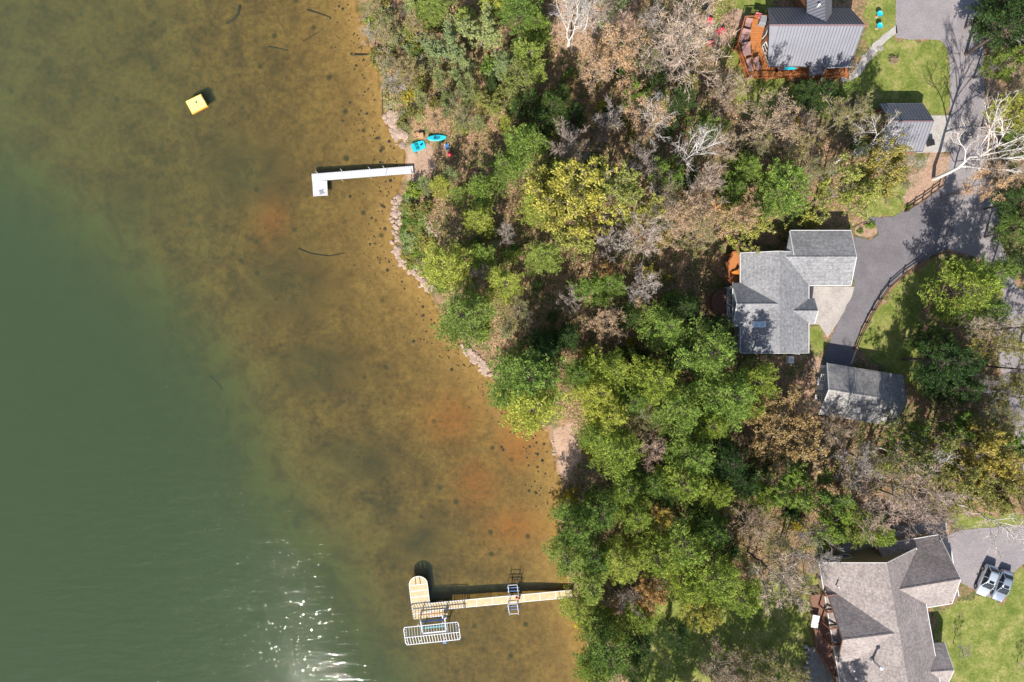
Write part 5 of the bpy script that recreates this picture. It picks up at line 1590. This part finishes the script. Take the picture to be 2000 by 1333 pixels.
# kind: meshes, canonical h, r, trunk mat, twig mat, leaf mat, words
KIND = {
 'pine':   (PINES, 16, 4.2, 'bark_dark', 'bark_dark', 'f_pine', "bright green pine"),
 'dpine':  (PINES, 16, 4.2, 'bark_dark', 'bark_dark', 'f_pine_dark', "dark green pine"),
 'ypine':  (PINES, 16, 4.2, 'bark_dark', 'bark_dark', 'f_ypine', "yellow-green pine"),
 'spine':  (SPARSE, 16, 4.2, 'bark_dark', 'bark_dark', 'f_olive', "thin olive pine"),
 'slim':   (SLIM, 9, 2.4, 'bark_dark', 'bark_dark', 'f_pale', "slim pale green young conifer"),
 'yslim':  (SLIM, 9, 2.4, 'bark_dark', 'bark_dark', 'f_ypine', "slim yellow-green young conifer"),
 'dslim':  (SLIM, 9, 2.4, 'bark_dark', 'bark_dark', 'f_pine_dark', "slim dark young conifer"),
 'pale':   (LEAFY, 14, 4.5, 'bark', 't_grey', 'f_pale', "pale green leafing tree"),
 'ymaple': (LEAFY, 14, 4.5, 'bark', 't_grey', 'f_ymaple', "yellow-green leafing tree"),
 'green':  (LEAFY, 14, 4.5, 'bark', 't_grey', 'f_green', "fresh green leafy tree"),
 'olive':  (LIGHT, 14, 4.5, 'bark', 't_grey', 'f_olive', "olive half-leafed tree"),
 'bud':    (LIGHT, 14, 4.5, 'bark', 't_pink', 'f_tan', "tan budding tree"),
 'orange': (LEAFY, 14, 4.5, 'bark', 't_pink', 'f_orange', "orange-brown budding tree"),
 'gold':   (LIGHT, 14, 4.5, 'bark', 't_grey', 'f_gold', "gold-tinged small-leafed tree"),
 'golive': (LEAFY, 14, 4.5, 'bark', 't_grey', 'f_olgold', "olive-gold leafing tree"),
 'bare':   (BARE, 14, 4.5, 'bark', 't_grey', 't_grey', "bare grey-twigged tree"),
 'pink':   (BARE, 14, 4.5, 'bark', 't_pink', 't_pink', "bare pinkish-twigged tree"),
 'birch':  (BIRCH, 14, 4.5, 'bark_white', 't_white', 'f_tan', "white-limbed bare birch"),
}
TREES = []
def put(kind, px, py, rpx, h=None, base=False, jit=True, lean=None):
    meshes, ch, cr, tb, tt, tl, words = KIND[kind]
    rm = rpx / 14.6 * (1.16 if 'pine' in kind else 1.08)
    if h is None: h = {'slim': 3.0, 'yslim': 3.0, 'dslim': 3.0}.get(kind, 2.9) * rm + 3.2
    if not base and px < 1010 and py < 275 and 'slim' not in kind: h *= .55
    if (kind, px) in (('orange', 1525.0), ('bud', 1560.0), ('bud', 1620.0)): h *= .62
    h = max(2.2, min(h, 21))
    frac = .55
    g = G
    for _ in range(3):
        x, y = PXY(px, py, g if base else g + frac * h); g = gz(x, y)
    if g < .12: g = .12
    me_t, me_c = random.choice(meshes)
    o = empty("tree", (x, y, g - .05), random.uniform(0, 6.283))
    o.name = {'pine': 'pine_tree', 'dpine': 'pine_tree', 'ypine': 'pine_tree', 'spine': 'pine_tree', 'slim': 'young_conifer', 'yslim': 'young_conifer', 'dslim': 'young_conifer', 'birch': 'birch_tree'}.get(kind, 'deciduous_tree')
    s = rm / cr
    o.scale = (s * random.uniform(.94, 1.06), s * random.uniform(.94, 1.06), h / ch)
    if lean: o.rotation_euler = (lean[0], lean[1], o.rotation_euler[2])
    t = link("trunk", me_t, o); t.material_slots[0].link = 'OBJECT'; t.material_slots[0].material = M[tb]
    c = link("crown", me_c, o)
    for k, mm in enumerate((tt, tl)): c.material_slots[k].link = 'OBJECT'; c.material_slots[k].material = M[mm]
    TREES.append((o, kind, (x, y), rm, h))
    return o

T = """pale 940 68 48;pale 872 100 42;pale 905 130 30;ypine 838 14 36;ypine 905 40 28;pine 1012 22 44;ypine 965 10 34;pine 1048 60 30;ypine 1030 120 38;pale 985 130 34;ymaple 1010 165 34;
olive 760 70 34;olive 735 30 26;olive 800 150 34;bare 770 175 30;olive 810 60 28;bare 725 75 24;olive 765 130 26;ymaple 960 205 32;gold 950 215 26;olive 880 200 30;bud 850 235 26;olive 905 240 26;
birch 1120 45 46;birch 1150 20 34;pink 1185 35 40;pink 1210 70 38;bud 1200 120 54;bare 1260 60 36;olive 1320 22 36;bare 1330 92 68;bare 1290 110 44;olive 1260 140 34;bud 1160 150 36;
bud 1415 200 42;green 1370 250 28;bare 1190 248 36;bud 1262 232 44;birch 1268 245 40;pink 1112 290 48;bud 1110 320 40;birch 1340 300 50;bare 1365 372 46;pine 1022 290 54;dpine 1075 215 36;dslim 1040 200 26;dslim 1095 190 24;dslim 1060 240 28;dslim 1120 225 24;
dslim 1010 215 22;dpine 1150 330 34;green 1295 345 34;olive 1300 370 36;bare 1250 320 34;bud 1400 300 36;dpine 1280 170 26;green 1240 190 26;dpine 1330 200 28;
pine 1522 366 56;pine 1450 335 34;pine 1430 375 28;bud 1500 255 54;bud 1560 272 46;olive 1545 300 40;pale 1200 20 30;olive 1640 235 46;olive 1690 262 34;golive 1702 345 50;ymaple 1640 372 52;olive 1590 345 40;olive 1740 360 34;dpine 1600 190 30;dpine 1568 178 22;green 1625 205 26;birch 1738 300 24;birch 1765 325 24;olive 1470 290 32;
dpine 1972 52 56;dpine 1950 10 40;dpine 2010 20 40;pine 1960 120 34;bare 1982 110 38;ypine 1982 218 38;bud 1990 160 36;pine 2005 270 34;bud 1910 362 42;dpine 1990 390 40;pine 1985 450 36;dpine 2000 510 36;bare 1990 330 36;
yslim 858 362 22;slim 832 358 18;yslim 894 380 22;slim 880 340 18;pine 940 372 38;ypine 985 335 34;ymaple 1112 402 72;ymaple 1182 385 54;ymaple 1060 372 40;pine 1090 350 36;ypine 1045 398 40;bare 990 458 26;ypine 1062 502 38;ypine 988 556 42;ymaple 1120 470 40;
ypine 868 522 52;ypine 908 618 58;ypine 940 600 30;bare 1112 585 30;bare 1245 462 56;bare 1180 480 36;bare 1252 562 42;bud 1300 445 46;bud 1345 432 48;olive 1355 460 40;bud 1424 432 44;ymaple 1440 448 40;ymaple 1250 420 36;bare 1290 400 38;orange 1180 530 24;pine 1192 560 36;green 1150 560 34;pine 945 500 30;ypine 930 430 36;bare 940 540 26;olive 1010 610 34;
bud 1178 632 38;pine 1292 642 46;dpine 1330 600 34;dpine 1225 620 30;pine 1372 690 62;dpine 1330 700 40;dpine 1395 640 36;pine 1035 735 68;ypine 1042 795 62;ypine 985 770 34;dpine 1060 690 44;dpine 1100 660 34;pine 1190 722 52;ypine 1165 765 46;pine 1130 730 36;pine 1272 742 52;pine 1230 780 40;ypine 1185 808 46;pine 1322 800 54;pine 1412 772 58;pine 1472 742 46;pine 1380 830 40;pine 1460 790 36;
olive 1240 815 38;pink 1268 872 38;pine 1350 890 50;pine 1205 885 52;pine 1160 850 36;pine 1330 945 48;pine 1220 950 40;pine 1270 940 34;orange 1525 842 66;orange 1480 800 34;bud 1560 800 38;bud 1620 845 42;dpine 1415 900 40;pine 1395 960 38;dpine 1450 940 36;green 1520 950 42;green 1475 960 30;
pine 1168 1000 44;gold 1285 1000 30;pine 1235 1000 42;pine 1120 1030 46;ypine 1108 1085 44;pine 1330 1062 54;pine 1272 1080 48;ypine 1212 1090 46;pine 1160 1085 40;ypine 1150 1135 44;ypine 1125 1180 34;pine 1390 1120 58;pine 1440 1162 46;pine 1340 1140 44;ymaple 1365 1190 38;orange 1270 1150 34;pink 1215 1155 34;pine 1250 1200 34;ypine 1165 1215 36;pine 1182 1262 52;ypine 1195 1225 30;pine 1160 1310 38;dpine 1230 1300 36;dpine 1250 1250 32;
bare 1505 1120 62;bare 1565 1085 48;bud 1455 1012 42;orange 1440 1038 22;olive 1500 1050 40;pine 1385 1030 40;dpine 1420 1070 30;dpine 1300 960 30;
green 1612 1005 44;ymaple 1640 1015 36;pine 1705 1030 36;green 1590 960 38;pink 1745 955 66;pink 1690 985 54;pink 1785 985 56;bare 1655 905 48;olive 1700 900 44;golive 1785 872 58;green 1760 850 36;golive 1880 885 54;golive 1850 935 50;golive 1905 850 44;olive 1905 805 42;green 1850 830 36;green 1940 870 36;bud 1975 960 46;golive 1920 950 44;pink 1830 1010 36;golive 1940 920 36;
dpine 1840 705 58;dpine 1865 760 40;dpine 1815 660 34;pine 1880 568 56;pine 1935 535 38;pine 1910 610 40;spine 1930 680 48;spine 1960 770 42;spine 1985 640 40;spine 1990 720 36;bare 1900 640 40;bare 1890 750 34;olive 1945 830 34;olive 2000 900 36;
bud 1400 1292 44;olive 1455 1302 46;olive 1530 1305 40;pink 1420 1330 34;bud 1480 1340 36;dpine 1320 1240 30;birch 1765 890 46;birch 1850 860 34;bare 1580 1030 38;olive 1550 1130 34""".replace("\n", "")
for it in T.split(";"):
    k, a, b, r_ = it.split()
    put(k, float(a), float(b), float(r_))
# big leaning birches, given by the foot of the trunk
put('birch', 1823, 350, 86, 17, base=True, lean=(0, .07))
put('birch', 1868, 985, 50, 12.5, base=True, lean=(-.04, .06))
put('bare', 1298, 165, 72, 17, base=True)
put('birch', 1109, 92, 46, 15, base=True)
put('birch', 1632, 318, 56, 13, base=True)
# trees just below the frame: their shade falls over the lower lawn
for a_, b_, r_, h_ in ((1290, 1412, 50, 19), (1370, 1420, 52, 20), (1450, 1425, 50, 19), (1540, 1420, 50, 18), (1600, 1440, 46, 17), (1240, 1400, 44, 17), (1330, 1375, 46, 17), (1410, 1380, 48, 18), (1490, 1385, 46, 18), (1560, 1385, 42, 15)):
    put('pine', a_, b_, r_, h_, base=True)

# the wood goes on beyond the frame
for i in range(30):
    a_ = 720 + i * 22 + random.uniform(-8, 8) if i < 30 else 0
    put(random.choice(['pine', 'ypine', 'olive', 'bare', 'bud', 'pale', 'ymaple', 'pink']), a_, -62 - random.uniform(0, 120), random.uniform(32, 52))
for i in range(16):
    b_ = -40 + i * 66
    if not 900 < b_ < 1090: put(random.choice(['pine', 'dpine', 'olive', 'bud', 'spine']), 2060 + random.uniform(0, 90), b_, random.uniform(34, 50))
# young trees on the lawn
put('bare', 1862, 1257, 17, 3.6, base=True); put('bare', 1986, 1294, 16, 3.2, base=True)

# small undergrowth: young conifers and shrubs through the wood
WOOD = [(700, 0), (1430, 0), (1430, 180), (1480, 240), (1700, 240), (1720, 330), (1640, 400), (1500, 420), (1400, 480), (1380, 640), (1440, 700), (1590, 720), (1590, 830), (1760, 850), (1800, 780), (1830, 640), (1920, 600), (1950, 780), (1990, 950), (1850, 1010), (1700, 1040), (1590, 1080), (1380, 1160), (1240, 1200), (1180, 1330), (1160, 1333), (1110, 1150), (1090, 1000), (1100, 940), (1140, 900), (1120, 830), (980, 760), (860, 600), (790, 520), (790, 380), (850, 320), (840, 250), (760, 210), (740, 130)]
WOODp = [np.array(WOOD, float)]
SH = []
rs = random.Random(77)
CLEAR = [np.array(p, float) for p in ([(785, 255), (890, 255), (895, 335), (785, 345)], [(1370, 0), (1440, 0), (1430, 110), (1360, 110)], [(1075, 830), (1125, 830), (1125, 930), (1075, 930)],
         [(1380, 470), (1480, 470), (1480, 700), (1380, 640)])]
def shrub(px, py, r, h, leafm, twigm='t_grey', meshes=BUSH, words="shrub"):
    x, y = PXY(px, py, 2.0); g = gz(x, y); x, y = PXY(px, py, g + h * .5); g = gz(x, y)
    if g < .05: return
    c = link("shrub", rs.choice(meshes)); c.location = (x, y, g - .03); c.rotation_euler[2] = rs.uniform(0, 6.28); c.scale = (r, r * rs.uniform(.8, 1.2), h / 1.6)
    for k, mm in enumerate((twigm, leafm)): c.material_slots[k].link = 'OBJECT'; c.material_slots[k].material = M[mm]
    SH.append((c, words, (x, y)))
SW = {'f_green': "fresh green shrub", 'f_olive': "olive green shrub", 'f_pale': "pale green shrub", 'f_tan': "tan twiggy shrub", 'f_ymaple': "yellow-green shrub", 'f_pine_dark': "dark green shrub", 'f_gold': "yellow flowering shrub", 'f_orange': "rusty orange shrub"}
cnt = 0
while cnt < 175:
    a, b = rs.uniform(690, 1990), rs.uniform(0, 1333)
    q = np.array([[a, b]])
    if not inside(q, WOODp[0])[0] or any(inside(q, c)[0] for c in CLEAR): continue
    lm = rs.choice(['f_green', 'f_olive', 'f_olive', 'f_pale', 'f_tan', 'f_ymaple', 'f_pine_dark', 'f_pine_dark', 'f_orange', 'f_gold'] if a > 1000 else ['f_olive', 'f_olive', 'f_pale', 'f_tan', 'f_ymaple', 'f_gold', 'f_green'])
    tb = rs.random() < .3
    shrub(a, b, rs.uniform(.8, 1.9), rs.uniform(.9, 2.6), lm, rs.choice(['t_grey', 't_pink']), TWIGBUSH if tb else BUSH, SW[lm]); cnt += 1
for _ in range(70):      # brushy bank along the upper shore and the grassy point
    t_ = rs.random(); a = 715 + rs.uniform(0, 110); b = rs.uniform(0, 245)
    if a < np.interp(b, [0, 40, 90, 130, 200, 245], [696, 710, 728, 745, 752, 775]) + 6 or inside(np.array([[a, b]]), CLEAR[0])[0]: continue
    lm = rs.choice(['f_olive', 'f_olive', 'f_pale', 'f_tan', 'f_green']); shrub(a, b, rs.uniform(.8, 1.6), rs.uniform(.8, 1.8), lm, 't_grey', TWIGBUSH if rs.random() < .45 else BUSH, SW[lm])
for _ in range(34):
    b = rs.uniform(385, 520); a = np.interp(b, [385, 450, 500, 520], [782, 778, 785, 800]) + rs.uniform(4, 30)
    lm = rs.choice(['f_green', 'f_olive', 'f_pale']); shrub(a, b, rs.uniform(.5, .95), rs.uniform(.4, .8), lm, 't_grey', BUSH, "low " + SW[lm])
for a, b, r_, h_, lm in [(1584, 432, 1.4, 2.2, 'f_ymaple'), (1545, 460, 1.8, 2.4, 'f_olive'), (1700, 440, .8, .6, 'f_green'), (1772, 408, .5, .4, 'f_green'), (1680, 452, .5, .5, 'f_green'), (1745, 118, .9, .8, 'f_tan')]:
    shrub(a, b, r_, h_, lm, 't_grey', BUSH, SW[lm])
for a, b, r_ in [(855, 150, 16), (820, 190, 14), (872, 195, 15), (916, 160, 15), (935, 240, 14), (870, 215, 12), (900, 175, 13), (960, 165, 15), (1005, 190, 15), (845, 110, 15), (925, 190, 12), (890, 150, 13), (985, 240, 14), (1085, 250, 15), (1110, 260, 16),
                 (1050, 560, 15), (1230, 690, 16), (1000, 500, 15), (930, 475, 14), (1080, 620, 15), (1150, 690, 17), (1490, 910, 18), (1560, 880, 16), (1420, 990, 17), (1560, 985, 16), (1310, 250, 16), (1230, 370, 18), (1410, 250, 16)]:
    put(rs.choice(['slim', 'yslim', 'slim', 'dslim']) if a < 1040 and b < 260 else rs.choice(['yslim', 'dslim', 'dslim']), a, b, r_)

# leaf litter and low growth, too many to count
def scatter(name, n, polys, leafm, size, label, zlo=.02, zhi=.12, seed=1, up=1.4):
    r = np.random.default_rng(seed); out = []
    allp = np.concatenate(polys); lo, hi = allp.min(0), allp.max(0)
    while sum(len(o) for o in out) < n:
        q = r.uniform(lo, hi, (n, 2)); ok = np.zeros(n, bool)
        for p in polys: ok |= inside(q, p)
        out.append(q[ok])
    q = np.concatenate(out)[:n]
    k = (H - 3.0) / F
    w = np.column_stack([(q[:, 0] - 1000) * k, (666.5 - q[:, 1]) * k]); z = terrain(w); ok = z > .08; w, z = w[ok], z[ok]; n = len(w)
    c = np.column_stack([w, z + r.uniform(zlo, zhi, n)])
    v = quads(c, r.normal(size=(n, 3)) * np.array([1, 1, .4]), r.normal(0, .5, (n, 3)) + np.array([0, 0, up]), r.uniform(*size, n), r.uniform(*size, n) * .7)
    me = fast_mesh(name, v, np.arange(len(v)), 4); me.materials.append(M[leafm])
    o = link(name, me); tag(o, label, "ground cover", kind="stuff")
scatter("leaf_litter", 70000, WOODp, 'litter', (.14, .34), "brown dead leaves strewn over the woodland floor")
scatter("woodland_undergrowth", 42000, WOODp, 'f_olive', (.12, .3), "low green undergrowth on the woodland floor", .05, .4, 2)
scatter("grass_tufts", 11000, [np.array([(778, 390), (792, 380), (830, 420), (850, 470), (880, 560), (850, 575), (800, 525), (780, 480)], float)], 'f_green', (.1, .24), "tufts of grass on the bank by the white dock", .02, .18, 3)

# labels: each tree by its look and the landmark it stands closest to
MARKS = [("the white dock", P(790, 335, 1)), ("the tan dock's shore end", P(1120, 1160, 1)), ("the orange-decked house", P(1580, 80)), ("the small metal-roofed garage", P(1765, 250)),
         ("the grey shingled house", P(1530, 570)), ("the weathered shed", P(1690, 770)), ("the taupe shingled house", P(1720, 1200)), ("the two parked cars", P(1936, 1135)),
         ("the turquoise kayak", P(853, 271, 1)), ("the red lawn chairs", P(1390, 65)), ("the long split-rail fence", P(1760, 560)), ("the lower beach", P(1085, 885, 1)), ("the firewood rack", P(1818, 588)),
         ("the rubble bank", P(825, 440, 1)), ("the waterline rock cluster", P(930, 705, 1)), ("the grey house's bay", P(1420, 590, 3)), ("the upper brushy bank", P(740, 60, 1)), ("the lane's parking apron", P(1840, 20))]
ORD = [w + "closest" for w in ("", "second ", "third ", "fourth ", "fifth ", "sixth ", "seventh ", "eighth ", "ninth ", "tenth ", "eleventh ", "twelfth ")]
def label_all(items, cat):
    by = {}
    for o, words, xy, *_ in items:
        d = [((xy[0] - m[1].x) ** 2 + (xy[1] - m[1].y) ** 2, i) for i, m in enumerate(MARKS)]
        dist, i = min(d)
        by.setdefault((words, i), []).append((dist, o))
    for (words, i), lst in by.items():
        lst.sort(key=lambda t: t[0])
        for k, (_, o) in enumerate(lst):
            o["category"] = cat
            if len(lst) == 1: o["label"] = f"{words} standing nearest to {MARKS[i][0]}"
            elif k < len(ORD): o["label"] = f"{words}, {ORD[k]} of its kind to {MARKS[i][0]}"
            else:
                o["label"] = f"{words} farther out in the wood around {MARKS[i][0]}"
            o["group"] = f"{words}s around {MARKS[i][0]}"
def sized(w, h):
    return ("tall " if h > 15 else "low " if h < 8 and "slim" not in w else "") + w
label_all([(o, sized(KIND[k][6], h), xy) for o, k, xy, rm, h in TREES], "tree")
label_all(SH, "shrub")
